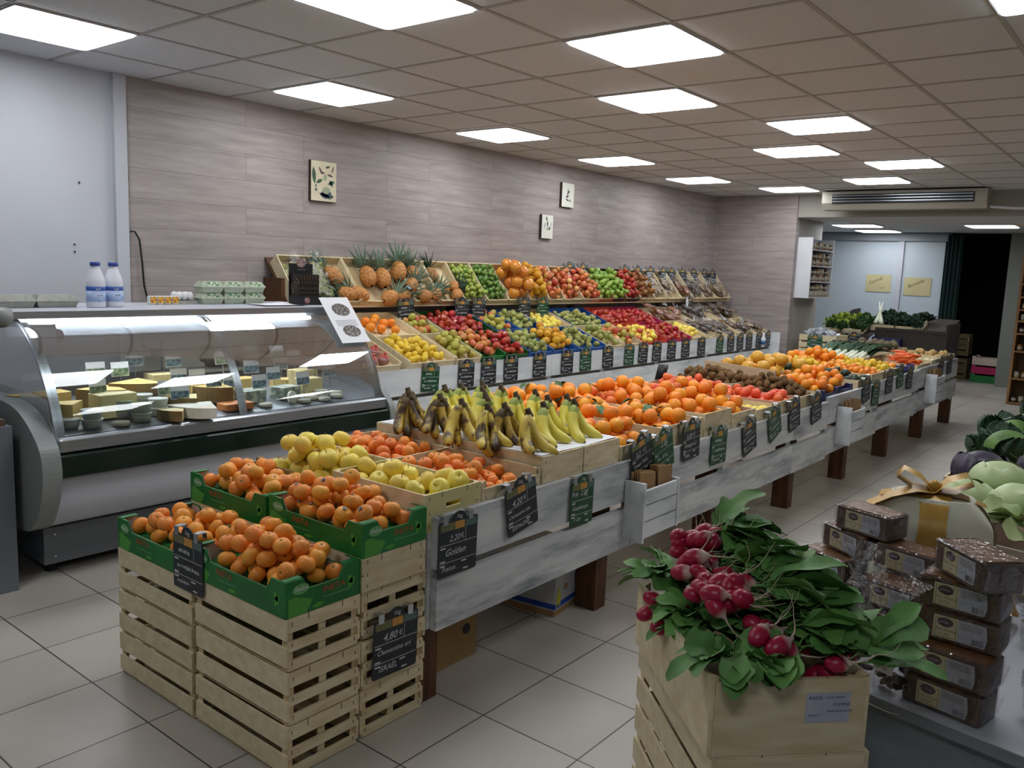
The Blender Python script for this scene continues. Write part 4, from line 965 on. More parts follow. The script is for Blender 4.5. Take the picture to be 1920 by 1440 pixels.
for i, (x0, x1, m, k, n, lb) in enumerate(LW):
    M = BASE1((x0+x1)/2, .0)
    kind = 'crate' if m is None else 'carton'
    bin_(M, x0, x1, .42, .105, ('wooden crate of ' if m is None else 'card tray of ')+lb+', lower tier', m, None, None, fz=.05, kind=kind)
    if n: bpile(k, n, M, x0, x1, .42, .052, lb.split(' in ')[0].rstrip('s').replace('ies', 'y')+', front row, '+(lb.split(' in ')[1] if ' in ' in lb else 'lower wall tier'), dome=.9, seed=50+i, kinds=[k, k, 'biap'] if i in (9, 10) else ['lemon', 'lemon', 'lemon'] if i == 1 else None)
for x0, x1, m, k, n, lb in [(4.28, 4.775, None, 'oranges', 8, 'four oranges behind the lemons'), (4.785, 5.085, None, 'yelap', 18, 'dark yellow apples in shade'), (5.09, 5.70, M_greend, 'redap', 42, 'heaped red apples behind the green trays'),
        (5.71, 6.055, M_blue2, 'yelap', 20, 'greenish apples behind the pears'), (6.06, 6.44, M_blue2, 'pear', 24, 'pears in shade behind the quinces'), (6.45, 6.92, None, 'ylap', 18, 'small yellow fruit behind the small pears'),
        (6.93, 7.62, M_blue2, 'pear', 34, 'dull green pears in shade'), (7.63, 8.17, M_redb, 'redap', 30, 'dark red apples'), (8.18, 8.74, M_pink, 'redap', 30, 'red apples behind the magenta tray')]:
    M = BASE1((x0+x1)/2, .43); bin_(M, x0, x1, .40, .105, ('wooden crate' if m is None else 'card tray')+' of '+lb+', rear of the lower wall tier', m, None, None, fz=.05, kind='crate' if m is None else 'carton')
    bpile(k, n, M, x0, x1, .40, .052, lb.replace('apples', 'apple').replace('pears', 'pear', 1).replace('four oranges', 'orange')+', rear row', dome=.8, seed=int(x0*100), kinds=[k, k, 'biap'] if k == 'yelap' else None)
# pomegranates in nets
M_pomg = mat('pomegranate_skin', 'a8352c', 'c0503c', .35, scale=5)
for i, (x, s) in enumerate(((3.85, .08), (3.97, .07), (4.09, .08), (4.10, .20), (3.97, .20), (3.86, .22), (4.05, .32), (3.9, .34))):
    o = bpy.data.objects.new('pomegranate', None); C.objects.link(o); o.matrix_world = BASE1(x, s, .05+.045) @ Rz(i)
    tag(o, 'red pomegranate in a white foam net, beside the lemons behind the fridge end', 'pomegranate', 'pomegranates in foam nets')
    MB().lathe(prof_sphere(.043, .95, 9)+[(.009, .045), (.012, .055), (.006, .05)], 14).build('skin', M_pomg, o, True)
    MB().lathe([(.047*math.sin(PI*k/12), -.045*math.cos(PI*k/12)) for k in range(1, 9)], 16).build('foam_net', M_net, o, True)
# bags of dried goods
def bag_mesh(name, seed, w_=.13, l=.17, h=.055, tuft=True):
    r = random.Random(seed); m = MB()
    m.blob(1, 14, 9, seed, .25, None, w_/2, l/2, h/2, 3)
    if tuft:
        m.grid(lambda u, v: (((u-.5)*.06*(1-.2*v)*(1+1.2*v)), l/2*.86+.06*v, .012*math.sin(u*14)*(.3+v)+.01), 8, 4)
    return m
CONT = {}
def contents(kind, cmat, seed):
    k = (kind, seed)
    if k in CONT: return CONT[k]
    r = random.Random(seed); m = MB()
    for i in range(40):
        a, b = r.uniform(-1, 1), r.uniform(-1, 1)
        if a*a+b*b > .95: continue
        M = T(a*.052, b*.068, r.uniform(-.010, .012)) @ Rz(r.uniform(0, 6)) @ Rx(r.uniform(-.5, .5))
        m.blob(.015, 6, 4, i, .3, M, 1, r.uniform(.6, 1.2), .7)
    CONT[k] = m.mesh('contents', cmat, True); return CONT[k]
M_nut = mat('dried_brown', '8f6a48', '6e4c32', .6, scale=30); M_mush = mat('dried_beige', 'bfa988', '9c8464', .7, scale=30); M_prune = mat('dried_dark', '4c3a32', '6a544a', .5, scale=30); M_apri = mat('dried_orange', 'b4642c', '9a5428', .6, scale=30)
BAGM = [bag_mesh('bag', i).mesh('plastic_bag', M_film2, True) for i in range(3)]
def bag(label, group, M, kind, i, s=1):  # one bag: contents and film
    cm = {'n': M_nut, 'm': M_mush, 'p': M_prune, 'a': M_apri, 'b': M_pear}[kind]
    o = bpy.data.objects.new('produce_bag', None); C.objects.link(o); o.matrix_world = M @ Matrix.Scale(s, 4)
    tag(o, label, 'bag', group); link('contents', contents(kind, cm, i % 2), o); link('plastic_bag', BAGM[i % 3], o)
    return o
def bags(n, Mf, x0, x1, l, z, kinds, label, group, s=1, layers=2, seed=0):
    r = random.Random(seed)
    for i in range(n):
        layer = i*layers//n; x = x0+.07+(x1-x0-.14)*r.random(); y = .08+(l-.16)*r.random()
        bag(label, group, Mf @ T(x-(x0+x1)/2, y, z+.03+layer*.045) @ Rz(r.uniform(-.9, .9)) @ Rx(r.uniform(-.3, .3)), r.choice(kinds), i, s*r.uniform(.9, 1.1))
for x0, x1, kd, lb in ((9.20, 9.70, 'p', 'dark dried fruit'), (9.71, 10.15, 'pn', 'brown dried fruit'), (10.16, 10.6, 'pn', 'walnuts'), (10.61, 11.02, 'nm', 'mixed nuts')):
    M = BASE1((x0+x1)/2, .0); bin_(M, x0, x1, .42, .09, 'wooden crate of bagged %s, front right of the lower wall tier' % lb, fz=.03)
    bags(13, M, x0, x1, .42, .03, kd, 'clear bag of %s on the lower wall tier' % lb, 'bags of '+lb, 1, 2, int(x0*10))
for x0, x1, kd, lb in ((8.80, 9.5, 'a', 'orange dried fruit'), (9.55, 10.3, 'p', 'dark prunes'), (10.35, 11.0, 'pn', 'dark nuts')):
    M = BASE1((x0+x1)/2, .43); bin_(M, x0, x1, .40, .09, 'wooden crate of bagged %s at the rear of the lower wall tier' % lb, fz=.03)
    bags(16, M, x0, x1, .40, .03, kd, 'clear bag of %s at the rear of the lower wall tier' % lb, 'rear bags of '+lb, 1, 3, int(x0*10))
# upper tier
def up_bin(x0, x1, label, m=None, me=None): 
    M = BASE2((x0+x1)/2, 0); bin_(M, x0, x1, .42, .10, label+', upper wall tier', m, me, fz=.03, lh=.085); return M
UB = [(5.612, 5.922, 'lime', 84, 'light green limes', None, None), (5.925, 6.238, 'limed', 84, 'dark green limes', None, None), (6.24, 6.578, 'pomelo', 11, 'film-wrapped orange pomelos', None, None),
      (6.58, 6.89, 'quince', 34, 'knobbly yellow quinces', None, None), (6.893, 7.16, 'biap', 30, 'pinkish apples beside the quinces', None, None), (7.162, 7.50, 'biap', 44, 'reddish apples, left crate', None, None),
      (7.502, 7.85, 'biap', 44, 'reddish apples, right crate', None, None), (7.852, 8.13, 'grap', 40, 'bright green apples, left crate', M_kraft, None), (8.132, 8.40, 'grap', 40, 'bright green apples, right crate', M_kraft, M_darkwood),
      (8.402, 8.72, 'redap', 40, 'shiny dark red apples', M_woody, M_darkwood), (8.722, 9.05, 'brap', 42, 'brown-red russet apples', None, None)]
for i, (x0, x1, k, n, lb, m, me) in enumerate(UB):
    M = up_bin(x0, x1, 'wooden crate of '+lb, m, me)
    bpile(k, n, M, x0, x1, .42, .032, lb.replace('limes', 'lime').replace('pomelos', 'pomelo').replace('quinces', 'quince', 1).replace('apples', 'apple')+' on the upper wall tier', dome=.4, seed=80+i, k_lin=.05)
for i, (x0, x1, kd, lb) in enumerate(((9.055, 9.38, 'm', 'dried mushrooms'), (9.385, 9.72, 'm', 'pale dried mushrooms'), (9.725, 10.05, 'an', 'reddish dried fruit'), (10.055, 10.38, 'p', 'dark dried plums'), (10.385, 10.72, 'mn', 'beige nuts'), (10.725, 11.2, 'm', 'dried slices'))):
    M = up_bin(x0, x1, 'wooden crate of bagged '+lb)
    bags(9, M, x0, x1, .34, .03, kd, 'clear bag of %s on the upper wall tier' % lb, 'upper bags of '+lb, 1, 2, 200+i)
M = up_bin(3.79, 4.40, 'wide wooden crate of bagged yellow pears at the left end')
bags(24, M @ T(-.09, 0, 0), 3.79, 4.22, .42, .03, 'b', 'clear bag of yellow-green pears at the left end of the upper tier', 'bags of yellow-green pears', 1.1, 2, 300)
for x0, x1, lb in ((4.402, 4.99, 'wide wooden crate of pineapples'), (4.992, 5.30, 'wooden crate of pineapples, middle one'), (5.302, 5.61, 'wooden crate of dark-leaved pineapples')): up_bin(x0, x1, lb)
# pineapples
def pine_mesh():
    H = .175; R = .060
    def fn(u, v):
        a = 2*PI*u; rr = R*max(.02, math.sin(PI*min(1, max(0, v))))**.42*(1.04-.12*v)
        p, q = a*8/(2*PI)+v*5, a*8/(2*PI)-v*5
        d = abs(math.sin(PI*p)*math.sin(PI*q))**.5; k = .93+.12*d
        return (rr*k*math.cos(a), rr*k*math.sin(a), H*v)
    return MB().grid(fn, 64, 36).mesh('fruit_body', mat('pineapple_skin', 'c48a4a', 'a46a34', .55, scale=60, objrand=.12), True)
def crown_mesh(seed, col):
    r = random.Random(seed); m = MB()
    for k in range(34):
        a = k*2.4; lay = k/34; L = .08+.12*(1-abs(lay-.6)); lean = 1.25-1.15*lay
        M = T(0, 0, .170) @ Rz(a) @ Rx(-lean+r.uniform(-.1, .1))
        m.add([M @ Vector(((u-.5)*.022*(1-v)**.7, .004+.02*math.sin(v*2)*(1-lay), L*v+.0)) for v in (0, .35, .7, 1) for u in (0, .5, 1)], [(j*3+i, j*3+i+1, j*3+i+4, j*3+i+3) for j in range(3) for i in range(2)])
    return m.mesh('leaf_crown', col, True)
PB = pine_mesh(); PCs = [crown_mesh(1, mat('pineapple_leaf', '7a9480', '58725e', .55, scale=20, objrand=.1)), crown_mesh(2, mat('pineapple_leaf_dark', '2c4a34', '21382a', .55, scale=20))]
def pine(label, x, s, off, rot, c=0, sc_=1, tagm=0):
    o = bpy.data.objects.new('pineapple', None); C.objects.link(o); o.matrix_world = BASE2(x, s, off) @ rot @ Matrix.Scale(sc_, 4)
    tag(o, label, 'pineapple', 'pineapples on the upper wall tier'); link('fruit_body', PB, o); link('leaf_crown', PCs[c], o)
    if tagm: MB().rbox(-.035, .035, -.075, -.066, .10, .15, .01).build('hang_tag', M_dark, o); MB().box(-.02, .02, -.0765, -.075, .118, .13).build('tag_print', M_paper, o)
up_ = Rx(-1.35)
for i, (x, s, off, ry, c, sc_, tg, lb) in enumerate(((4.30, .16, .08, -.6, 0, 1.1, 0, 'pineapple right of the black card rack, upper one'), (4.38, .05, .08, -1.3, 0, 1, 0, 'pineapple right of the black card rack, lower one'), (4.50, .03, .08, -1.1, 0, 1.05, 0, 'pineapple lying at the front edge beside the rack'),
     (4.58, .14, .10, .1, 0, 1.1, 0, 'upright pineapple, left one of the leaning pair'), (4.72, .13, .10, .25, 0, 1.1, 0, 'upright pineapple, right one of the leaning pair'), (4.64, .0, .09, 1.2, 0, 1.05, 0, 'pineapple lying in front of the leaning pair'),
     (4.80, .02, .09, 1.2, 0, 1.0, 1, 'pineapple with a black tag lying in front'), (4.90, .20, .11, .5, 0, 1.15, 0, 'highest pineapple with its crown above the crate edge'), (4.93, .08, .12, .9, 0, 1.0, 0, 'pineapple lying under the highest one'),
     (5.10, .16, .10, .15, 0, 1.1, 1, 'pineapple with a black tag at its crown'), (5.05, .02, .09, 1.3, 0, .95, 0, 'pineapple lying in front of the tagged one'), (5.20, .02, .09, 1.0, 0, .95, 0, 'pineapple at the front right of the middle crate'),
     (5.36, .20, .08, .1, 1, .9, 0, 'small pineapple with dark upright crown'), (5.45, .08, .08, -.5, 0, .85, 0, 'small pineapple with long grey leaves'), (5.52, .12, .08, 1.0, 1, .8, 0, 'small pineapple at the right of its crate'), (5.50, .02, .08, .9, 1, .85, 0, 'small orange pineapple at the front by the limes'))):
    pine(lb, x, s, off, Rx(-PI/2+.0) @ Ry(0) @ Matrix.Rotation(-ry, 4, 'Y') @ T(0, 0, 0) if 0 else Rx(-PI/2) @ Ry(ry) @ Rz(i), c, sc_, tg)
# slates on the wall display
names = ['pomegranates and lemons', 'lemons', 'yellow-green apples', 'bicoloured apples', 'red apples', 'green pears', 'quinces', 'small pears', 'right end of the small pears', 'mixed green pears', 'left side of the middle yellow-green apples', 'right side of the middle yellow-green apples',
         'left side of the yellow apples', 'red apples in the magenta tray', 'yellow apples beside the dried bags', 'first dried fruit crate', 'second dried fruit crate', 'third dried fruit crate', 'walnuts', 'right end post']
for i, (x, gr) in enumerate(((4.50, 1), (4.90, 0), (5.17, 0), (5.46, 0), (5.86, 0), (6.28, 0), (6.58, 1), (6.97, 0), (7.38, 1), (7.66, 0), (7.95, 0), (8.28, 0), (8.60, 0), (9.0, 0), (9.5, 1), (9.8, 0), (10.08, 0), (10.36, 0), (10.69, 0), (10.98, 0))):
    slate('%s slate on the front board below the %s' % ('green' if gr else 'black', ['lemons', 'yellow-green apples in wood', 'bicoloured apples', 'red apples in dark green card', 'green pears in blue card', 'quinces, left', 'quinces, right', 'mixed green pears', 'yellow-green apples in the middle', 'yellow apples, first of three', 'yellow apples, second of three', 'magenta tray, left', 'magenta tray, right', 'yellow apples beside the bags', 'dark dried fruit', 'dark dried fruit, right side', 'brown dried fruit, left', 'brown dried fruit, right', 'walnuts', 'mixed nuts at the right end'][i]),
          (x, 4.372, .80+.004*(x-X0)), rnd.uniform(-5, 2), bool(gr), .185, .19, group='price slates on the wall display')
for i, (x, gr, lb) in enumerate(((4.86, 0, 'below the pineapples'), (5.55, 0, 'below the dark-leaved pineapples'), (5.78, 0, 'below the light green limes'), (6.45, 0, 'below the pomelos'), (6.75, 1, 'below the quinces'), (9.93, 0, 'below the reddish dried fruit'))):
    slate('%s slate hanging from the upper tier edge %s' % ('green' if gr else 'black', lb), (x, 5.03, 1.255), rnd.uniform(-3, 3), bool(gr), .185, .19, group='price slates on the upper tier edge')
for i, (x, lb) in enumerate(((7.56, 'above the reddish apples'), (7.82, 'left of the green apples'), (8.72, 'above the shiny red apples'), (9.02, 'above the russet apples'), (9.33, 'above the dried mushrooms'), (9.66, 'above the pale dried mushrooms'), (9.88, 'above the reddish dried fruit'), (10.18, 'above the dark dried plums, left'), (10.5, 'above the beige nuts'), (10.82, 'above the dried slices, left'), (11.08, 'at the right end'))):
    slate('black slate clipped on the upper tier back edge '+lb, (x, 5.30, 1.62), rnd.uniform(2, 9), False, .19, .2, rx=-.15, group='price slates on the upper tier back edge')
t = thing('small_price_tag', 'small white price tag hanging from the upper tier edge near the right end', 'price sign', (9.85, 5.03, 1.27)); MB().box(-.03, .03, -.004, 0, -.13, 0).build('card', M_paper, t)
for x, lb in ((10.72, 'white spray bottle hanging on the wall display front board'),):
    t = thing('spray_bottle', lb, 'bottle', (x, 4.33, .66)); MB().lathe([(.03, 0), (.032, .1), (.012, .14), (.012, .17)], 12).build('body', M_paper, t, True); MB().lathe([(.033, .02), (.033, .07)], 12).build('label', mat('blue_label', '3a5f9c', '2f4f8a', .5), t, True)
# upper tier front rail
MB().box(X0-7.5+.1, X1-7.5+.22, -.0, .012, 0, .055, T(0, .205, 1.205)).build('front_rail', M_woodend, bpy.data.objects['produce_stand'])

# ------------------------------------------------------------------ curved-glass cheese counter
FX0, FX1 = 1.62, 3.62
t = thing('cheese_counter', 'long refrigerated cheese counter with curved glass and a green bumper', 'refrigerated counter', (2.62, 4.5, 0))
cy = 4.5; a0, a1 = FX0-2.62, FX1-2.62
GP = [(4.36, 1.232), (4.30, 1.212), (4.24, 1.18), (4.17, 1.125), (4.10, 1.055), (4.04, .975), (3.99, .885), (3.955, .79), (3.935, .712)]
def strip(mb, prof, x0, x1, th=.004):
    """curved sheet following a (y, z) profile"""
    n = len(prof); out = []
    for i, (y, z) in enumerate(prof):
        p, q = prof[max(i-1, 0)], prof[min(i+1, n-1)]; dy, dz = q[0]-p[0], q[1]-p[1]; l = math.hypot(dy, dz); out.append((y+dz/l*th, z-dy/l*th))
    vs = [(x, y-cy, z) for pr in (prof, out) for x in (x0, x1) for y, z in pr]
    def part(fs):
        ids = sorted({i for q_ in fs for i in q_}); mp_ = {v: k for k, v in enumerate(ids)}
        mb.add([vs[i] for i in ids], [tuple(mp_[i] for i in q_) for q_ in fs])
    part([(i, i+1, n+i+1, n+i) for i in range(n-1)]); part([(2*n+i, 3*n+i, 3*n+i+1, 2*n+i+1) for i in range(n-1)])
    part([(i, 2*n+i, 2*n+i+1, i+1) for i in range(n-1)]); part([(n+i, n+i+1, 3*n+i+1, 3*n+i) for i in range(n-1)])
    part([(0, n, 3*n, 2*n)]); part([(n-1, 3*n-1+0, 4*n-1, 2*n-1)])
    return mb
def smooth_prof(p, k=3):
    for _ in range(k):
        q = [p[0]]
        for a, b in zip(p, p[1:]): q += [(a[0]*.75+b[0]*.25, a[1]*.75+b[1]*.25), (a[0]*.25+b[0]*.75, a[1]*.25+b[1]*.75)]
        p = q+[p[-1]]
    return p
GS = smooth_prof(GP, 2)
strip(MB(), GS, a0+.02, -.022).build('glass_pane', M_glass, t, True); strip(MB(), GS, -.018, a1-.02).build('glass_pane', M_glass, t, True)
for x in (a0+.01, -.03, a1-.055): strip(MB(), [(y+.02, z-.008) for y, z in GS], x, x+.045, .008).build('glass_arch', M_alu, t, True)
for x in (a0, a1-.006):
    k = MB(); pl_ = [(y-cy, z) for y, z in GS]+[(4.62-cy, .712), (4.62-cy, 1.232)]
    k.add([(x, y, z) for y, z in pl_]+[(x+.006, y, z) for y, z in pl_], [tuple(range(len(pl_))), tuple(range(2*len(pl_)-1, len(pl_)-1, -1))]); k.build('side_glass', M_glass, t)
MB().rbox(a0, a1, 4.34-cy, 5.02-cy, 1.236, 1.262, .012).build('top_shelf', M_enamel, t)
MB().box(a0, a1, 4.335-cy, 4.35-cy, 1.228, 1.262).build('top_edge', M_alu, t)
cn = MB(); cn.box(a0+.01, a1-.01, 4.46-cy, 4.475-cy, 1.135, 1.235).box(a0+.01, a1-.01, 4.475-cy, 4.66-cy, 1.225, 1.235).box(a0+.01, a1-.01, 4.44-cy, 4.475-cy, 1.128, 1.135)
cn.build('light_canopy', mat('canopy_metal', 'c4c8ce', None, .35, metal=.3), t)
MB().tube([(a0+.12, 4.425-cy, 1.19), (a1-.20, 4.425-cy, 1.19)], .011, 10).build('lamp_tube', M_lamp, t, True)
MB().tube([(a0+.9, 4.62-cy, 1.19), (a0+.9, 4.62-cy, .86)], .012).build('support_post', M_alu, t); MB().tube([(a1-.12, 4.62-cy, 1.19), (a1-.12, 4.64-cy, .86)], .012).build('support_post', M_alu, t)
MB().rbox(a0, a1, 3.895-cy, 3.96-cy, .645, .712, .018).build('front_rail', M_alu, t)
MB().rbox(a0-.01, a1, 3.865-cy, 3.93-cy, .535, .643, .016).build('bumper', M_bump, t)
fp = smooth_prof([(3.91, .54), (3.905, .46), (3.93, .36), (3.99, .29), (4.10, .262)], 2)
strip(MB(), fp, a0, a1, -.01).build('front_panel', M_enamel, t, True)
MB().box(a0, a1, 4.10-cy, 4.98-cy, .262, .70).build('body', M_enamel, t)
MB().add([(x, y-cy, z) for x in (a0, a1) for y, z in ((3.95, .70), (3.95, .715), (4.60, .797), (4.66, .70))], [(0, 1, 2, 3), (7, 6, 5, 4), (0, 4, 5, 1), (1, 5, 6, 2), (2, 6, 7, 3), (0, 3, 7, 4)]).build('deck', mat('deck_steel', '8f9296', None, .4, metal=.4), t)
MB().box(a0, a1, 4.66-cy, 4.98-cy, .70, .84).build('rear_counter', mat('rear_counter_grey', '6f6c6e', None, .5), t)
MB().box(a0+.01, a1-.01, 4.60-cy, 4.66-cy, .70, .81).build('rear_ledge', MC['rear_counter_grey'], t)
MB().box(a0+.02, a1-.02, 4.14-cy, 4.9-cy, .055, .235).build('base_panel', M_grey, t)
MB().box(a0+.03, a1-.03, 4.2-cy, 4.85-cy, .235, .262).build('shadow_gap', M_dark, t)
for x in (a0+.08, a1-.08): MB().lathe([(.03, 0), (.02, .055)], 12, T(x, 4.22-cy, 0)).build('foot', M_dark, t)
for z in (.09, .20): MB().lathe([(.006, 0), (.006, .004)], 8, T(a0+.07, 4.14-cy, z) @ Rx(PI/2)).build('screw', M_clip, t)
cap = smooth_prof([(4.95, .26), (4.10, .262), (4.0, .28), (3.90, .40), (3.855, .54), (3.865, .64), (3.90, .70), (4.0, .78), (4.13, .84), (4.35, .86), (4.95, .86)], 2)
for x0, x1 in ((a0-.085, a0-.001), (a1+.001, a1+.045)):
    k = MB(); n = len(cap)
    k.add([(x, y-cy, z) for x in (x0, x1) for y, z in cap], [tuple(range(n)), tuple(range(2*n-1, n-1, -1))]+[(i, (i+1) % n, (i+1) % n+n, i+n) for i in range(n)]); k.build('end_cap', M_plast_g, t)
k = MB(); k.lathe([(.045, 0), (.05, .04), (.045, .08)], 14, T(a0-.08, 4.37-cy, 1.235) @ Ry(PI/2)); k.build('top_end_cap', M_plast_g, t, True)
# paper and logo stuck under the glass at the top left
st = MB(); st.box(a0+.05, a0+.19, 4.33-cy, 4.333-cy, 1.10, 1.20); o = st.build('glass_sticker', mat('pale_pink_card', 'd8d2de', None, .6), t); 
st = MB().lathe([(.035, 0), (.035, .002)], 20, T(a0+.20, 4.345-cy, 1.14) @ Rx(PI/2)).build('red_sticker', mat('deep_red', '8a1c2c', None, .5), t)
text('CHRISTIAN K.', .024, mat('gold_letters', 'c9b06a', None, .4), t, (a0+.20, 4.328-cy, 1.195), name='gold_lettering', ext=0)
# cheeses
ZD = lambda y: .717+max(0, y-3.96)*.125
M_ch = [mat('cheese_yellow', 'd9bd78', 'ceb06a', .5, scale=8, objrand=.06), mat('cheese_pale', 'e2d3a0', 'd9c890', .5, scale=8, objrand=.05), mat('cheese_white', 'e6e2d4', 'dcd6c4', .6, scale=14), mat('cheese_rind', '8d7444', '75603a', .7, scale=14), mat('cheese_orange', 'd68848', 'cc7a3c', .5), mat('cheese_blue', 'b9bda8', '6d7a72', .6, scale=30, lo=.45, hi=.6)]
def wedge(r, h, ang, m, rind, name='cheese_wedge'):
    n = 8; t_ = MB(); pts = [(0, 0)]+[(r*math.cos(ang*k/n), r*math.sin(ang*k/n)) for k in range(n+1)]; q = len(pts)
    t_.cur = 0; t_.add([(x, y, z) for z in (.001, h) for x, y in pts], [tuple(range(q))[::-1], tuple(range(q, 2*q)), (0, 1, q+1, q), (q-1, 0, q, 2*q-1)])
    t_.cur = 1; t_.add([(x*1.01, y*1.01, z) for z in (0, h) for x, y in pts[1:]], [(i, i+1, q+i, q-1+i) for i in range(q-2)])
    return t_.mesh(name, [m, rind])
W = [wedge(.16, .07, 1.2, M_ch[0], M_ch[3]), wedge(.14, .05, 1.0, M_ch[1], M_ch[3]), wedge(.15, .035, 1.3, M_ch[2], M_ch[2]), wedge(.13, .08, 1.1, M_ch[0], M_ch[0])]
def blockm(a, b, c, m): return MB().rbox(-a/2, a/2, -b/2, b/2, 0, c, .006).mesh('cheese_block', m)
Bk = [blockm(.14, .09, .08, M_ch[0]), blockm(.16, .10, .10, M_ch[1]), blockm(.12, .10, .06, M_ch[5]), blockm(.13, .08, .03, M_ch[4])]
RD = MB().lathe([(.001, 0), (.045, 0), (.047, .012), (.045, .024), (.001, .024)], 20).mesh('round_cheese', M_ch[2], True)
def ch(me, name, label, x, y, rz=0, z=.716, s=1, cat='cheese', g=None):
    o = link(name, me, None, (x, y, z-.716+ZD(y)), (0, 0, rz)); o.scale = (s, s, s); tag(o, label, cat, g); return o
CL = [(0, 1.72, 4.42, 3.3, .9, 'large pale cheese wedge behind the left glass arch'), (3, 1.80, 4.18, 2.9, .85, 'tall yellow cheese wedge at the left of the counter'), (0, 2.05, 4.40, 3.4, 1.0, 'big yellow cheese wedge with rind at the back left'), (3, 2.12, 4.28, 3.0, .8, 'golden cheese wedge under the blue picture card'),
      (0, 2.22, 4.45, 3.6, 1.1, 'tall yellow cheese wedge left of the open grey gap'), (1, 2.42, 4.20, 3.2, .9, 'low pale cheese wedge behind the white triangular cheese'), (2, 2.42, 4.06, 3.0, 1.15, 'flat triangular white cheese near the front rail'), (1, 2.25, 4.02, 3.1, .8, 'small grey rind cheese wedge left of the white triangle'),
      (0, 2.62, 4.28, 3.3, .9, 'yellow cheese wedge left of the middle arch'), (3, 2.66, 4.42, 3.1, .8, 'yellow cheese wedge behind the middle arch'), (1, 2.95, 4.42, 2.9, .7, 'cheese wedge standing at the back right of the middle arch'), (3, 3.10, 4.30, 3.0, .7, 'small cheese wedge with a green picture card')]
for k, x, y, rz, s, lb in CL: ch(W[k], 'cheese_wedge', lb, x+.06, y, rz, s=s*1.35, g='cheese wedges in the counter')
for k, x, y, rz, s, lb in [(0, 1.78, 4.36, .1, 1, 'square yellow cheese block at the far left'), (1, 2.00, 4.16, .05, 1, 'broad pale cheese block beside the tubs'), (0, 2.40, 4.30, -.05, .95, 'yellow cheese block in the middle front row'), (2, 2.78, 4.14, .1, 1, 'pale veined cheese block right of the middle arch'),
      (3, 2.62, 4.04, 0, 1.1, 'orange cheese slab at the foot of the middle arch'), (1, 2.45, 4.50, 0, .9, 'cheese block with dark rind at the back'), (1, 3.30, 4.34, .2, .9, 'yellow cheese block at the right end'), (2, 3.02, 4.14, .2, 1, 'grey veined cheese block at the right'), (0, 2.86, 4.34, .1, .9, 'wrapped cheese block below the price cards'), (1, 3.22, 4.18, 0, .8, 'bagged grated cheese block at the right front')]:
    ch(Bk[k], 'cheese_block', lb, x, y, rz, s=s*1.2, g='cheese blocks in the counter')
M_tub = mat('tub_white', 'd5d8d2', None, .4); M_lid = mat('tub_lid_green', '9fb58a', 'c8d2c0', .4, scale=60)
TB = MB().lathe([(.04, 0), (.048, .035), (.048, .038)], 20).mesh('tub', M_tub, True); LDm = MB().lathe([(.050, .038), (.050, .044), (.040, .045)], 20).mesh('lid', M_lid, True); LDw = MB().lathe([(.050, .038), (.050, .044), (.040, .045)], 20).mesh('lid', M_tub, True)
for i, (x, y, z, c, lb) in enumerate([(1.83, 4.02, 0, 0, 'white cheese tub at the left front, lower'), (1.83, 4.02, 1, 0, 'white cheese tub at the left front, upper'), (1.74, 4.06, 0, 0, 'white cheese tub behind the left glass arch'), (2.08, 4.03, 0, 1, 'green-lidded cheese tub in the middle of the three, lower'), (2.08, 4.03, 1, 1, 'green-lidded cheese tub in the middle of the three, upper'), (2.03, 4.12, 1, 1, 'green-lidded cheese tub, rear upper one'), (2.03, 4.12, 0, 1, 'green-lidded cheese tub, rear lower one'),
        (2.20, 4.09, 0, 0, 'white tub with orange print, lower'), (2.20, 4.09, 1, 0, 'white tub with orange print, upper'), (2.17, 4.19, 1, 0, 'white tub behind the orange print one')]):
    o = link('cheese_tub', TB, None, (x, y, ZD(y)+z*.046)); tag(o, lb, 'tub', 'cheese tubs in the counter'); link('lid', LDm if c else LDw, o)
for i, (x, y, z, r_, lb) in enumerate([(1.96, 4.0, 0, 0, 'white curdy cheese at the front, left half'), (2.80, 4.02, 0, 0, 'flat round white cheese right of the middle arch'), (2.98, 4.03, .03, 1.4, 'white cheese log standing on edge'), (3.06, 4.01, 0, 0, 'round white goat cheese, left of the right group'), (3.14, 4.05, 0, 0, 'round white goat cheese, second of the right group'), (3.20, 4.0, 0, 0, 'round white goat cheese, front of the right group'), (3.24, 4.08, .024, 0, 'round white goat cheese stacked on the right group'), (3.24, 4.08, 0, 0, 'round white goat cheese under the stacked one'), (3.32, 4.03, 0, 0, 'round white goat cheese at the right end'), (3.36, 4.09, 0, 0, 'round white goat cheese at the right end, rear')]):
    o = ch(RD, 'goat_cheese', lb, x, y, 0, .717+z, .85, g='round white goat cheeses'); 
    if r_: o.rotation_euler = (r_, 0, .4)
M_tagp = mat('tag_picture', '34566e', '8aa0a8', .6, scale=60, lo=.42, hi=.6); M_tagg = mat('tag_picture_green', '35503a', '8a9a78', .6, scale=60, lo=.42, hi=.6)
TG = MB().box(-.037, .037, 0, .002, 0, .06).mesh('card', M_paper); TP = [MB().box(-.035, .035, -.0008, 0, .003, .034).mesh('mountain_picture', m) for m in (M_tagp, M_tagg)]
TGS = MB().box(-.0015, .0015, 0, .002, -.05, 0).mesh('pick', M_clip)
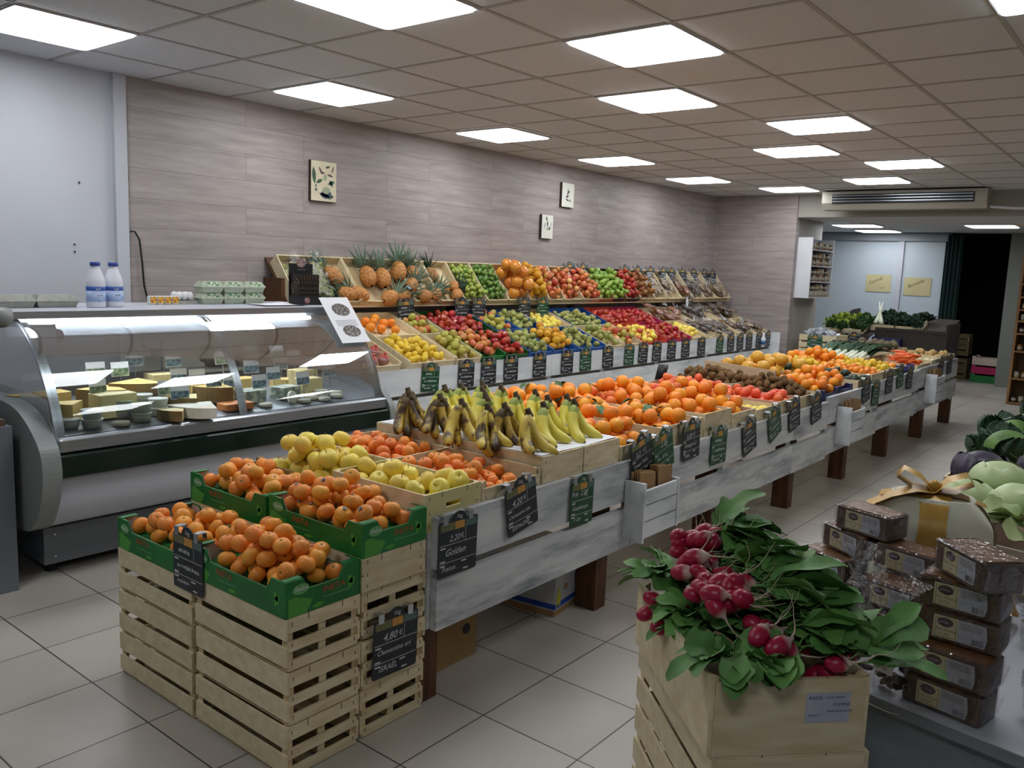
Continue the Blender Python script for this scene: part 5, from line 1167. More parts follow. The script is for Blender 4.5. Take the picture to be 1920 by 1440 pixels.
for i, (x, y, z, g_, rz, lb) in enumerate([(1.70, 4.35, .86, 0, .3, 'behind the left glass arch'), (1.95, 4.20, .83, 1, .2, 'on the tall yellow wedge at the left'), (2.04, 4.42, .89, 1, -.1, 'pale green one above the big wedge'), (2.18, 4.44, .88, 1, 0, 'grey green one at the back left'), (2.30, 4.52, .92, 0, -.05, 'white one left of the gap'), (2.53, 4.52, .90, 0, 0, 'white one in front of the grey rear counter'),
      (2.44, 4.30, .84, 0, -.05, 'left one of the pair on the middle cheeses'), (2.55, 4.30, .83, 0, 0, 'right one of the pair on the middle cheeses'), (2.76, 4.55, .97, 1, 0, 'highest one at the back'), (2.34, 4.12, .78, 0, -.3, 'tilted one beside the tubs'), (2.30, 4.18, .80, 1, 0, 'behind the white tubs'), (2.58, 4.18, .80, 0, 0, 'above the white triangular cheese'),
      (2.70, 4.20, .80, 0, 0, 'left of the middle arch'), (2.82, 4.48, .90, 1, 0, 'on the upright wedge'), (3.02, 4.48, .93, 1, 0, 'on the small wedge at the back right'), (3.18, 4.44, .92, 1, 0, 'above the pale cheeses at the back right'), (2.90, 4.30, .86, 0, -.1, 'in the middle of the right half'), (3.00, 4.22, .82, 0, 0, 'large blue one in the right half'), (3.14, 4.34, .86, 0, 0, 'right of the large blue one'),
      (3.28, 4.40, .89, 0, 0, 'above the dark cheese at the right'), (3.36, 4.30, .85, 0, -.2, 'tilted one at the right end'), (3.42, 4.22, .81, 0, -.2, 'lowest one at the right end'), (2.86, 4.16, .79, 0, 0, 'on the pale veined block'), (3.14, 4.12, .79, 0, 0, 'small white one near the goat cheeses')]):
    o = link('cheese_card', TG, None, (x, y, z+.02), (-.15, 0, rz)); o.scale = (1.3, 1, 1.3); tag(o, 'small mountain-picture cheese card '+lb, 'price sign', 'cheese cards in the counter'); link('mountain_picture', TP[g_], o); link('pick', TGS, o)
# scale, board and knives on the rear counter
t = thing('kitchen_scale', 'white plastic weighing scale on the rear counter behind the glass', 'scale', (3.28, 4.80, .841))
MB().rbox(-.12, .12, -.09, .09, 0, .05, .03).build('base', M_tub, t); MB().lathe([(.03, .05), (.12, .065), (.12, .072), (.001, .072)], 24).build('tray', M_tub, t, True)
t = thing('cutting_board', 'white cutting board lying on the rear counter', 'board', (2.95, 4.78, .841)); MB().rbox(-.16, .16, -.09, .09, 0, .02, .01).build('board', M_tub, t)
t = thing('knife_block', 'flat black rest holding dark-handled cheese knives on the rear counter', 'knife block', (3.02, 4.80, .862), (0, 0, -.3)); MB().box(-.10, .10, -.04, .04, 0, .03).build('block', mat('block_dark', '3c3432', None, .6), t)
for k_ in range(3): MB().tube([(-.13, -.03+.03*k_, .04), (-.02, -.03+.03*k_, .04)], [.009, .008]).build('knife_handle', M_dark, t, True)
t = thing('slanted_panel', 'white slanted plastic panel standing behind the scale', 'panel', (3.16, 4.90, .841)); MB().add([(-.08, 0, 0), (.12, 0, 0), (-.08, 0, .17), (-.08, .01, 0), (.12, .01, 0), (-.08, .01, .17)], [(0, 1, 2), (5, 4, 3), (0, 3, 4, 1), (1, 4, 5, 2), (0, 2, 5, 3)]).build('panel', M_tub, t)
# things on top of the counter
ZT = 1.263
def eggbox(label, x, y, z, m, lab, dz=.07, w_=.15, d=.10, g='egg boxes on the counter'):
    t = thing('egg_box', label, 'egg box', (x, y, z), group=g)
    b = MB(); b.add([(-w_/2+.012, -d/2+.012, 0), (w_/2-.012, -d/2+.012, 0), (w_/2-.012, d/2-.012, 0), (-w_/2+.012, d/2-.012, 0), (-w_/2, -d/2, dz*.5), (w_/2, -d/2, dz*.5), (w_/2, d/2, dz*.5), (-w_/2, d/2, dz*.5)], [(3, 2, 1, 0), (0, 1, 5, 4), (1, 2, 6, 5), (2, 3, 7, 6), (3, 0, 4, 7)])
    for i in range(3):
        for j in range(2): b.lathe([(.016, .0), (.024, dz*.5)], 10, T(-w_/2+w_*(i+.5)/3, -d/4+d/2*j, 0))
    b.build('bottom_half', m, t)
    l = MB(); l.add([(-w_/2-.004, -d/2-.004, dz*.5), (w_/2+.004, -d/2-.004, dz*.5), (w_/2+.004, d/2+.004, dz*.5), (-w_/2-.004, d/2+.004, dz*.5), (-w_/2+.016, -d/2+.018, dz), (w_/2-.016, -d/2+.018, dz), (w_/2-.016, d/2-.018, dz), (-w_/2+.016, d/2-.018, dz)], [(4, 5, 6, 7), (0, 1, 5, 4), (1, 2, 6, 5), (2, 3, 7, 6), (3, 0, 4, 7)])
    l.build('lid', m, t)
    if lab: 
        k = MB(); k.add([(-w_*.30, -d/2+.0, dz*.60), (w_*.30, -d/2+.0, dz*.60), (w_*.26, -d/2+.0145, dz*.97), (-w_*.26, -d/2+.0145, dz*.97)], [(0, 1, 2, 3)]); k.build('printed_label', mat('egg_label', '4f7a58', 'b9c2a8', .6, scale=70, lo=.45, hi=.55), t)
    return t
M_pulp = mat('grey_egg_pulp', 'a3a39b', '95958e', .9, scale=30); M_pulpg = mat('green_egg_pulp', 'aeb6a3', 'a0a995', .9, scale=30)
eggbox('long grey egg box at the left end of the counter top', 1.73, 4.66, ZT, M_pulp, 0, .065, .21); eggbox('long grey egg box second from the left on the counter top', 1.95, 4.67, ZT, M_pulp, 0, .065, .21)
for j in range(2):
    for i in range(3): eggbox('green-labelled egg box on the counter top, %s column, %s layer' % (['left', 'middle', 'right'][i], ['lower', 'upper'][j]), 2.93+.152*i, 4.80, ZT+.071*j, M_pulpg, 1)
EG = MB().lathe(prof_sphere(.021, 1.3, 8), 12).mesh('egg', mat('white_egg', 'd6d6d6', None, .5), True)
t = thing('egg_tray', 'grey pulp tray under the loose white eggs', 'egg tray', (2.77, 4.84, ZT)); MB().box(-.07, .07, -.06, .06, 0, .02).build('tray', M_pulp, t)
for i in range(3):
    for j in range(2):
        for k_ in range(2 if i else 1): tag(link('egg', EG, None, (2.73+.04*i, 4.815+.045*j, ZT+.047+.048*k_*0)), 'white egg standing in the pulp tray beside the egg boxes', 'egg', 'loose white eggs') if k_ == 0 else None
M_milk = mat('milk_plastic', 'd7dae2', None, .3)
for x, y, lb in ((2.135, 4.60, 'left'), (2.245, 4.625, 'right')):
    t = thing('milk_bottle', 'white plastic milk bottle with blue cap and label on the counter top, %s one' % lb, 'bottle', (x, y, ZT), group='milk bottles on the counter')
    MB().lathe([(.001, 0), (.044, 0), (.048, .006), (.048, .13), (.046, .15), (.026, .205), (.022, .215), (.022, .225), (.001, .225)], 24).build('body', M_milk, t, True)
    MB().lathe([(.024, .222), (.026, .224), (.026, .242), (.001, .243)], 20).build('cap', mat('cap_blue', '2a4291', None, .4), t, True)
    MB().lathe([(.0487, .03), (.0487, .088)], 24).build('label', mat('milk_label', '8fa9d4', 'b9c8e2', .5, scale=30), t, True); MB().lathe([(.0488, .09), (.0488, .112)], 24).build('label_band', mat('milk_band', '2f57a6', None, .5), t, True)
    text('Lait', .018, M_paper, t, (-.022, -.0495, .094), name='label_lettering', ext=0); text('entier', .014, M_dark, t, (-.018, -.0495, .062), name='label_lettering', ext=0)
for i in range(4):
    t = thing('dessert_pot', 'small orange printed dessert pot on the counter, %s' % ['first from the left', 'second from the left', 'third from the left', 'rightmost'][i], 'pot', (2.55+.047*i, 4.79, ZT), group='dessert pots in a row')
    MB().rbox(-.021, .021, -.02, .02, 0, .05, .008).build('pot', M_tub, t); MB().box(-.019, .019, -.0212, -.0202, .008, .046).build('printed_label', mat('dessert_label', 'b8542c', 'd8b03c', .5, scale=55, lo=.45, hi=.55), t)
t = thing('paper_stack', 'folded white paper lying at the right end of the counter top', 'paper', (3.30, 4.60, ZT)); MB().grid(lambda u, v: (-.17+.34*u, -.12+.24*v, .006+.006*math.sin(5*u)*math.sin(4*v)), 8, 6).build('sheet', M_paper, t, True)
t = thing('card_rack', 'black card display rack of dark snack bags at the right end of the counter', 'display rack', (3.53, 4.62, ZT), (0, 0, -.1))
MB().box(-.09, .09, .05, .056, 0, .27).build('back_card', M_dark, t); MB().box(-.09, .09, -.06, .05, 0, .06).build('tray', M_dark, t)
k = MB(); k.add([(.035*math.cos(a), .049, .275+.03*math.sin(a)) for a in [2*PI*i/16 for i in range(16)]], [tuple(range(16))]); k.build('oval_logo', mat('rack_logo', '8f3a34', 'a8a8a8', .5, scale=60), t)
text('FUSETTE', .016, mat('grey_letter', '8a8a84', None, .5), t, (0, .047, .225), name='lettering', align='CENTER', ext=0)
for i in range(7):
    k = MB().box(-.011, .011, -.05, .045, .06, .20); o = k.build('snack_bag', [mat('snack_dark', '1f1b18', '5a4a3a', .25, scale=40, lo=.5, hi=.66)], None); o.location = (3.53-.07+.0235*i, 4.62, ZT); o.rotation_euler = (0, 0, -.1); tag(o, 'slim dark snack bag standing in the black card rack', 'bag', 'snack bags in the card rack')
k = MB(); k.lathe([(.02, 0), (.02, .001)], 12, T(-.02, -.0605, .03) @ Rx(PI/2)); k.build('tray_logo', MC['rack_logo'], t)
t = thing('info_sheet', 'white printed information sheet hanging on the right end of the curved glass', 'sign', (3.505, 4.30, 1.325), (-.72, 0, 0))
sh = MB().box(-.115, .115, -.002, 0, -.36, 0); sh.build('sheet', M_paper, t); 
for cz, rz_ in ((-.10, .05), (-.27, .045)):
    k = MB(); k.add([(.01+.07*math.cos(2*PI*i/20), -.003, cz+rz_*math.sin(2*PI*i/20)) for i in range(20)], [tuple(range(20))]); k.build('oval_photo', mat('sheet_photo', '4a4440', '8f8a86', .5, scale=60, lo=.45, hi=.6), t)
if 0: k.build('oval_photo', mat('sheet_photo', '4a4440', '8f8a86', .5, scale=60, lo=.45, hi=.6), t); MB().box(-.1, -.075, -.003, -.002, -.12, -.09).build('green_mark', mat('teal_mark', '3f8f7a', None, .5), t)
k = MB()
for i in range(6): k.box(-.08, .085, -.0028, -.002, -.185-.009*i, -.183-.009*i)
k.build('text_lines', mat('sheet_text', '77777c', None, .6), t)
# counter at the far left edge
t = thing('side_cabinet', 'grey cabinet with a brown worktop at the left picture edge', 'cabinet', (1.05, 4.35, 0))
MB().box(-.5, .44, -.30, .40, 0, .77).build('body', M_grey, t); MB().box(-.5, .42, -.28, .42, .77, .80).build('worktop', mat('brown_top', '6a5444', '5a4638', .5), t)
t = thing('small_box', 'small dark box with a white front on the brown worktop', 'box', (1.42, 4.25, .80)); MB().box(-.04, .04, -.04, .04, 0, .06).build('body', M_dark, t); MB().box(.0, .035, -.042, -.04, .0, .03).build('label', M_paper, t)

# ------------------------------------------------------------------ radish crates in the right foreground
RA = math.radians(46.0)-PI/2        # long side runs along this heading
ux = Vector((math.cos(math.radians(-43.9)), math.sin(math.radians(-43.9)), 0)); uy = Vector((-ux.y, ux.x, 0))
c0 = Vector((1.405, .615, 0)); rc = c0+ux*.16+uy*.25
rz_r = math.atan2(ux.y, ux.x)
for k in range(5):
    h = .162 if k < 4 else .155
    lb = ['slatted crate at the foot of the radish stack', 'slatted crate second from the floor under the radishes', 'slatted crate third from the floor under the radishes', 'slatted crate directly under the radish crate', 'wooden crate with a white label holding the radish bunches'][k]
    t = thing('wooden_crate', lb, 'crate', (rc.x+(0 if k == 4 else ux.x*.012), rc.y+(0 if k == 4 else ux.y*.012), .1635*k), (0, 0, rz_r), 'crates stacked under the radishes')
    crate_parts(t, .32, .50, h, 'slat' if k < 4 else 'low', mend=M_woodend, floor_z=.07 if k == 4 else None)
    if k == 3:
        for sy in (-1,): MB().box(-.15, .15, -.2515, -.2502, .0, .158).build('end_panel', M_woodend, t)
    if k == 4:
        MB().box(-.151, .151, -.252, -.242, .0, .153).build('end_panel', M_woodend, t)
        MB().box(.03, .12, -.2535, -.2525, .065, .125).build('paper_label', mat('label_white', 'b9bccb', 'a9acbe', .6, scale=8), t)
        text('RADIS', .010, mat('label_ink', '4a4c68', None, .6), t, (.035, -.2542, .112), name='label_lettering', ext=0); text('LOUIS PARRIN', .006, MC['label_ink'], t, (.07, -.2542, .114), name='label_lettering', ext=0); text('POMMES', .009, MC['label_ink'], t, (.085, -.2542, .098), name='label_lettering', ext=0)
        text('VARIETE DES ANGES', .006, MC['label_ink'], t, (.072, -.2542, .086), name='label_lettering', ext=0); text('FRANCE', .006, MC['label_ink'], t, (.036, -.2542, .078), name='label_lettering', ext=0)
M_rad = bpy.data.materials.new('radish_skin')
def _rad():
    nt, N, L, b = NT(M_rad); tc = N.new('ShaderNodeTexCoord'); sp = N.new('ShaderNodeSeparateXYZ'); L.new(tc.outputs['Object'], sp.inputs[0])
    oi = N.new('ShaderNodeObjectInfo'); ma = N.new('ShaderNodeMath'); ma.operation = 'MULTIPLY_ADD'; L.new(oi.outputs['Random'], ma.inputs[0]); ma.inputs[1].default_value = .012; L.new(sp.outputs[2], ma.inputs[2])
    mr = N.new('ShaderNodeMapRange'); L.new(ma.outputs[0], mr.inputs[0]); mr.inputs[1].default_value = -.017; mr.inputs[2].default_value = .005
    r = N.new('ShaderNodeValToRGB'); L.new(mr.outputs[0], r.inputs[0]); e = r.color_ramp.elements; e[0].color = hexc('d8c4b8'); e[0].position = .15; e[1].color = hexc('a3153c'); e[1].position = .7
    L.new(r.outputs[0], b.inputs['Base Color']); b.inputs['Roughness'].default_value = .35
_rad()
M_root = mat('root_thread', 'c9b8a0', None, .7)
def radish_mesh(seed):
    r = random.Random(seed); m = MB(); R = .0155; L = 1.3
    m.lathe([(.001, -.030)]+[(R*math.sin(PI*k/10)**.9, -.022*math.cos(PI*k/10)) for k in range(1, 10)]+[(.001, .0215)], 14)
    a = r.uniform(0, 6); q = [Vector((0, 0, -.022))]; d = Vector((0, 0, -1))
    for k in range(6): d = (d+Vector((r.uniform(-.5, .5), r.uniform(-.5, .5), .15))).normalized(); q.append(q[-1]+d*.016)
    m.cur = 1; m.tube(q, [.0022, .0014, .001, .0008, .0006, .0005, .0003], 5)
    return m.mesh('radish', [M_rad, M_root], True)
RM = [radish_mesh(i) for i in range(5)]
def leafy_mesh(n, seed, L=(.10, .16), W=.034, spread=1.0, up=.5, st=.05, curl=(.2, .8), az=(0, 2*PI)):
    r = random.Random(seed); m = MB()
    for k in range(n):
        ln = r.uniform(*L); lm = leaf_mb(ln, W*r.uniform(.7, 1.2), r.uniform(*curl), .16, seed*50+k, 4, 7, st*r.uniform(.6, 1.3), .3, 9)
        M = Rz(r.uniform(*az)) @ T(0, .01, r.uniform(0, .03)) @ Rx(r.uniform(.05, up)*PI/2) @ Ry(r.uniform(-.7, .7))
        m.add(lm.v, lm.f, M)
    return m
M_rl = M_leafy
def radish_bunch(label, p, heading, n, seed, nl=22, up=.6, rootdir=None):
    """p = where the roots gather; leaves lie away from them along heading"""
    r = random.Random(seed); t = thing('radish_bunch', label, 'radishes', p, (0, 0, heading), 'radish bunches in the crate')
    for k in range(n):
        o = link('radish', RM[k % 5], t, (r.gauss(0, .030), r.gauss(-.02, .026), r.uniform(-.02, .035)))
        o.rotation_euler = (-PI/2+r.uniform(-.9, .9), r.uniform(-.6, .6), r.uniform(-.8, .8)+PI*0); s = r.uniform(.85, 1.35); o.scale = (s, s, s)
        o.rotation_euler.x = PI/2*-1+r.uniform(-.7, .7)+PI
    m = leafy_mesh(nl, seed, up=up, az=(-.9, .9), L=(.08, .14)); m.build('leaves', M_rl, t, True, (0, .02, .0))
    return t
Zr = .80
def rp(a, b, z): v = rc+ux*a+uy*b; return (v.x, v.y, z)
hd = math.atan2(ux.y, ux.x)-PI/2     # local +y of a bunch -> along +ux
radish_bunch('radish bunch at the far left corner of the crate with long root threads', rp(-.045, .17, Zr+.125), hd, 17, 1, 16, .5)
radish_bunch('radish bunch in the middle of the row, with a large dark red root', rp(-.055, .06, Zr+.105), hd, 16, 2, 14, .5)
radish_bunch('radish bunch nearest the front board, many pale pink roots', rp(-.045, -.07, Zr+.095), hd, 26, 3, 18, .5)
radish_bunch('radish bunch low behind the front board, dark pink roots', rp(-.005, -.17, Zr+.055), hd+.3, 10, 4, 10, .4)
radish_bunch('radish bunch at the right corner, mostly hidden by leaves', rp(.12, -.19, Zr+.0), hd+.2, 6, 5, 10)
radish_bunch('radish bunch low at the left side of the crate', rp(-.12, .08, Zr-.01), hd-.3, 8, 6, 10)
def leaves_obj(label, p, rz, n, seed, **k):
    k.setdefault('W', .040)
    t = leafy_mesh(n, seed, st=.025, **k).build('radish_leaves', M_rl, None, True, p, (0, 0, rz)); tag(t, label, 'leaves', 'loose radish leaves'); return t
leaves_obj('tuft of large radish leaves at the far end of the crate', rp(.07, .20, Zr+.05), 0, 46, 11, up=.75, L=(.06, .10), W=.034)
leaves_obj('mound of radish leaves along the right side of the crate', rp(.10, .05, Zr+.05), 1, 60, 12, up=.8, L=(.06, .105))
leaves_obj('spreading radish leaves at the right front of the crate', rp(.09, -.09, Zr+.04), 2, 60, 13, up=.7, L=(.07, .11))
leaves_obj('radish leaves drooping over the front left corner', rp(-.10, -.20, Zr+.01), 1.6, 26, 14, up=.30, L=(.05, .085), W=.03)
leaves_obj('radish leaves drooping over the middle of the front board', rp(.02, -.215, Zr+.03), 2.2, 12, 17, up=.30, L=(.05, .085), W=.035, curl=(.5, 1.0))
leaves_obj('radish leaves sticking out at the far left corner', rp(-.11, .19, Zr+.03), .6, 22, 15, up=.45, L=(.05, .08), W=.028)
leaves_obj('radish leaves filling the left edge of the crate', rp(-.09, .02, Zr-.01), .6, 46, 16, up=.5, L=(.05, .075), W=.03)
leaves_obj('radish leaves filling the middle of the crate', rp(.0, -.06, Zr+.0), .6, 60, 18, up=.6, L=(.05, .085), W=.034)

# ------------------------------------------------------------------ white table with gingerbread, gift basket and bags
t = thing('white_table', 'white painted wooden chest table carrying the gingerbread loaves', 'table', (2.02, .46, 0), (0, 0, math.radians(-9)))
M_tw = mat('painted_table_top', 'c6c9d2', 'b9bdc8', .5, scale=5); M_tg = mat('chipped_grey_paint', '8a949c', '7d8890', .6, scale=3, stretch=(2, 2, 8), c3='2c3030', s3=9, t3=(.70, .74))
MB().box(-.03, 1.0, -1.6, .42, .578, .60).build('table_top', M_tw, t)
MB().box(-.0315, -.03, -1.6, .42, .572, .598).build('edge_strip', M_tg, t)
MB().box(.0, .98, -1.58, .40, .0, .576).build('chest_body', M_tg, t)
M_bread = mat('gingerbread_crumb', '4c2c1a', '3a2114', .55, scale=50, bump=.3, bscale=200); M_breadt = mat('gingerbread_top', '8a5c34', '774c28', .5, scale=30)
M_lc = mat('label_cream', 'cfc39a', None, .6); M_lw = mat('label_silver', 'b4b7c2', 'a4a7b4', .5, scale=80); M_lo = mat('label_oval', '3c2638', '4a3040', .5, scale=60); M_bar = mat('barcode_ink', '2c2c34', None, .6)
def loaf_parts():
    b = MB(); b.rbox(-.05, .05, -.085, .085, .001, .071, .008); 
    body = b.mesh('loaf', M_bread); tp = MB().rbox(-.044, .044, -.079, .079, .0705, .0722, .006).mesh('crust', M_breadt)
    lab = MB(); lab.cur = 0; lab.add([(-.0512, y, z) for y, z in ((.052, .010), (.0, .010), (.0, .062), (.052, .062))], [(0, 1, 2, 3)]); lab.cur = 1
    lab.add([(-.0512, y, z) for y, z in ((.0, .010), (-.056, .010), (-.060, .030), (-.056, .062), (.0, .062))], [(0, 1, 2, 3, 4)])
    ov = MB().add([(-.0518, .027+.017*math.cos(2*PI*k/18), .048+.011*math.sin(2*PI*k/18)) for k in range(18)], [tuple(range(18))])
    bc = MB(); r = random.Random(2); y = -.030
    while y > -.052: bc.add([(-.0517, y, .013), (-.0517, y-.001, .013), (-.0517, y-.001, .026), (-.0517, y, .026)], [(0, 1, 2, 3)]); y -= r.choice((.0018, .0026, .0034))
    fr = MB()
    for a, b_, c_, d in ((.048, .047, .013, .056), (.004, .003, .013, .056), (.048, .003, .013, .0138), (.048, .040, .0555, .0565), (.012, .003, .0555, .0565)): fr.add([(-.0516, a, c_), (-.0516, b_, c_), (-.0516, b_, d), (-.0516, a, d)], [(0, 1, 2, 3)])
    for i in range(4): fr.add([(-.0516, -.006, .056-.004*i), (-.0516, -.05, .056-.004*i), (-.0516, -.05, .0548-.004*i), (-.0516, -.006, .0548-.004*i)], [(0, 1, 2, 3)])
    w_ = MB(); w_.rbox(-.054, .054, -.088, .088, .0002, .0742, .010)
    w_.grid(lambda u, v: (-.05+.1*u, -.088-.010*v+.003*math.sin(20*u), .01+.05*v*(1-.2*math.sin(9*u))), 8, 3); w_.grid(lambda u, v: (-.05+.1*u, .088+.010*v+.003*math.sin(17*u), .012+.05*v), 8, 3)
    return [('loaf', body), ('crust', tp), ('paper_label', lab.mesh('paper_label', [M_lc, M_lw])), ('oval_logo', ov.mesh('oval_logo', M_lo)), ('barcode', bc.mesh('barcode', M_bar)), ('label_border', fr.mesh('label_border', mat('label_brown', '5c4638', None, .6))), ('wrapper', w_.mesh('wrapper', M_film))]
LP = loaf_parts()
def loaf(label, x, y, k, rz, tiltx=0):
    t = thing('gingerbread_loaf', label, 'gingerbread', (x, y, .601+.0752*k), (tiltx, 0, rz), 'wrapped gingerbread loaves')
    for n, m in LP: link(n, m, t)
    text("Pain d'épices", .0085, MC['label_brown'], t, (-.0519, .046, .028), (PI/2, 0, -PI/2), 'label_lettering', .2, ext=0)
    text("au miel", .0075, MC['label_brown'], t, (-.0519, .038, .019), (PI/2, 0, -PI/2), 'label_lettering', .2, ext=0)
    text("Le Moulin", .0055, M_paper, t, (-.0524, .0405, .046), (PI/2, 0, -PI/2), 'logo_lettering', 0, ext=0)
for a in ((2.055, .325, 0, -.18, 'bottom loaf of the right front gingerbread stack'), (2.052, .320, 1, -.15, 'second loaf from the bottom in the right front stack'), (2.10, .318, 2, -.06, 'third loaf up in the right front gingerbread stack'), (2.098, .322, 3, -.10, 'fourth loaf up in the right front gingerbread stack'), (2.085, .30, 4, -.78, 'top gingerbread loaf of the right stack, turned askew'),
          (2.40, .525, 0, -.25, 'bottom loaf of the middle gingerbread stack'), (2.40, .530, 1, -.25, 'middle stack loaf with its label behind the cellophane bag'), (2.56, .53, 0, -.2, 'loaf low at the rear of the middle pile'), (2.56, .53, 1, -.2, 'loaf below the one under the topmost loaf'), (2.50, .525, 2, -.22, 'loaf right under the topmost gingerbread loaf'),
          (2.545, .655, 3, -.30, 'topmost gingerbread loaf of the rear pile beside the gift'), (2.53, .75, 0, -.42, 'bottom loaf at the left end of the pile'), (2.53, .745, 1, -.44, 'gingerbread loaf at the far left of the pile behind a bag'), (2.565, .70, 2, -.55, 'askew loaf at the left, second from the top')):
    loaf(a[4], a[0], a[1], a[2], a[3])
M_choc = mat('dark_florentine', '2e1c16', '47302a', .4, scale=60)
def tall_bag(label, x, y, h, s, cm, lab=1, tilt=0):
    t = thing('cellophane_bag', label, 'bag', (x, y, .601), (0, tilt, rnd.uniform(-.6, .1)-.3), 'tied cellophane bags'); r = random.Random(s); m = MB()
    for k in range(34):
        z = .014+h*.55*(k/34); M = T(r.uniform(-.022, .022), r.uniform(-.028, .028), z) @ Rz(r.uniform(0, 6)) @ Rx(r.uniform(-1, 1)); m.blob(.015, 6, 4, k, .3, M, 1, 1, .5)
    m.build('sweets', cm, t, True)
    k = MB(); n = 14
    def fn(u, v):
        a = 2*PI*u; z = h*v
        rr = (.040 if v < .55 else .040-.034*((v-.55)/.2) if v < .75 else .006+.05*((v-.75)/.25)**1.3); rr *= 1+.12*math.sin(a*5+v*9)+(.25*math.sin(a*4) if v > .8 else 0)
        return (rr*.85*math.cos(a), rr*math.sin(a), z)
    k.grid(fn, 28, 18); k.build('film', M_film2, t, True)
    if lab:
        q = MB().box(-.0405, -.039, -.024, .024, h*.22, h*.22+.042); q.build('paper_label', M_paper, t)
        for j in range(3): text(['Orangettes', 'Chocolat', 'noir 70%'][j], .009, M_bar, t, (-.0412, .021, h*.22+.031-.011*j), (PI/2, 0, -PI/2), 'label_lettering', ext=0)
    return t
tall_bag('tied cellophane bag of dark sweets standing by the radish leaves', 2.085, .535, .27, 1, M_choc); tall_bag('tied cellophane bag of dark sweets next to the right loaf stack', 2.03, .445, .28, 2, M_choc)
tall_bag('tied cellophane bag with twisted top behind the other two', 2.25, .60, .27, 3, M_choc, 0)
tall_bag('cellophane bag at the right picture edge beside the loaf stack', 2.18, .155, .24, 4, M_choc); tall_bag('cellophane bag of beige nuts at the right edge behind the loaves', 2.62, .22, .28, 5, M_mush)
t = thing('gift_parcel', 'cream paper gift parcel tied with a wide gold organza ribbon', 'gift', (2.86, .56, .601), (0, 0, .25))
def gp(u, v):
    a = 2*PI*u; c, s = math.cos(a), math.sin(a); ex = 3.2
    rx = .125*(abs(c)**(2/ex))*(1 if c > 0 else -1); ry = .175*(abs(s)**(2/ex))*(1 if s > 0 else -1)
    k = 1.0 if v < .72 else 1-.35*((v-.72)/.28)**1.6 if v < 1 else .65
    k *= 1+.025*math.sin(a*7+v*5)
    return (rx*k, ry*k, .30*v)
M_gift = mat('gift_paper', 'e6e5cf', 'dbdcc4', .6, scale=5, c3='a9ab92', s3=5, t3=(.66, .72))
g = MB(); g.grid(gp, 48, 16); n_ = 48; g.add([gp(i/48, 1) for i in range(48)], [tuple(range(48))]); g.build('wrapping', M_gift, t, True)
M_gold2 = mat('gold_ribbon', 'c79f4c', 'b58c3c', .4, scale=30, metal=.15)
r_ = MB()
def ribbon(mb, pts, w_, ax='y', th=.0015):
    P_ = [Vector(p) for p in pts]; n = len(P_); side = Vector((0, 1, 0)) if ax == 'y' else Vector((1, 0, 0)); vs = []
    for i, p in enumerate(P_): ww = w_*(1+.15*math.sin(i*1.9)); vs += [tuple(p-side*ww/2), tuple(p+side*ww/2)]
    mb.add(vs, [(2*i, 2*i+1, 2*i+3, 2*i+2) for i in range(n-1)])
ribbon(r_, [(-.131, .0, 0), (-.134, 0, .1), (-.132, 0, .21), (-.105, 0, .285), (-.05, 0, .307), (0, .0, .31), (.06, 0, .307), (.11, 0, .28)], .085, 'y')
ribbon(r_, [(0, -.182, 0), (0, -.184, .1), (0, -.182, .21), (0, -.150, .285), (0, -.08, .307), (0, 0, .311), (0, .08, .307), (0, .15, .287), (0, .183, .21), (0, .184, .1)], .07, 'x')
r_.build('ribbon', M_gold2, t, True)
bw = MB()
for sgn in (-1, 1):
    ribbon(bw, [(0, 0, .312), (.0, sgn*.04, .355), (.01, sgn*.09, .375), (.02, sgn*.11, .345), (.01, sgn*.06, .318), (0, 0, .316)], .085, 'x')
ribbon(bw, [(0, .0, .315), (-.04, .05, .325), (-.06, .12, .30), (-.08, .19, .262)], .10, 'x'); bw.lathe([(.001, .305), (.022, .315), (.024, .335), (.001, .35)], 10)
bw.build('bow', M_gold2, t, True)
t = thing('organza_pouch', 'small crumpled gold organza pouch right of the gift parcel', 'pouch', (2.72, .335, .601)); MB().blob(.05, 16, 12, 5, .6, T(0, 0, .05) @ Matrix.Diagonal((1, 1, 1.2, 1))).blob(.03, 12, 8, 9, .8, T(-.02, .03, .13)).blob(.025, 12, 8, 3, .8, T(.02, -.04, .15)).build('fabric', M_gold2, t, True)
bx = carton('cream cardboard box holding film-packed orange vegetables beside the gift', .30, .26, .15, mat('cream_carton', 'c9bfae', 'beb4a3', .7), (3.12, .34, .601), (0, 0, -.15), corner=.03, low=.98, fz=.08)
for i, (x, y, lb) in enumerate(((3.05, .40, 'left'), (3.08, .28, 'right'))):
    t = thing('carrot_pack', 'clear film pack of orange carrots in the cream box, %s one' % lb, 'bag', (x, y, .70), (.1, .3, .5*i), 'film packs of carrots')
    k = MB()
    for j in range(5): k.tube([(-.07, -.03+.015*j, .01), (.0, -.03+.015*j, .012), (.07, -.03+.015*j, .008)], [.005, .011, .009], 8)
    k.build('carrots', M_carrot, t, True); MB().blob(1, 14, 8, i, .15, T(0, 0, .01), .09, .055, .022).build('film', M_film2, t, True)

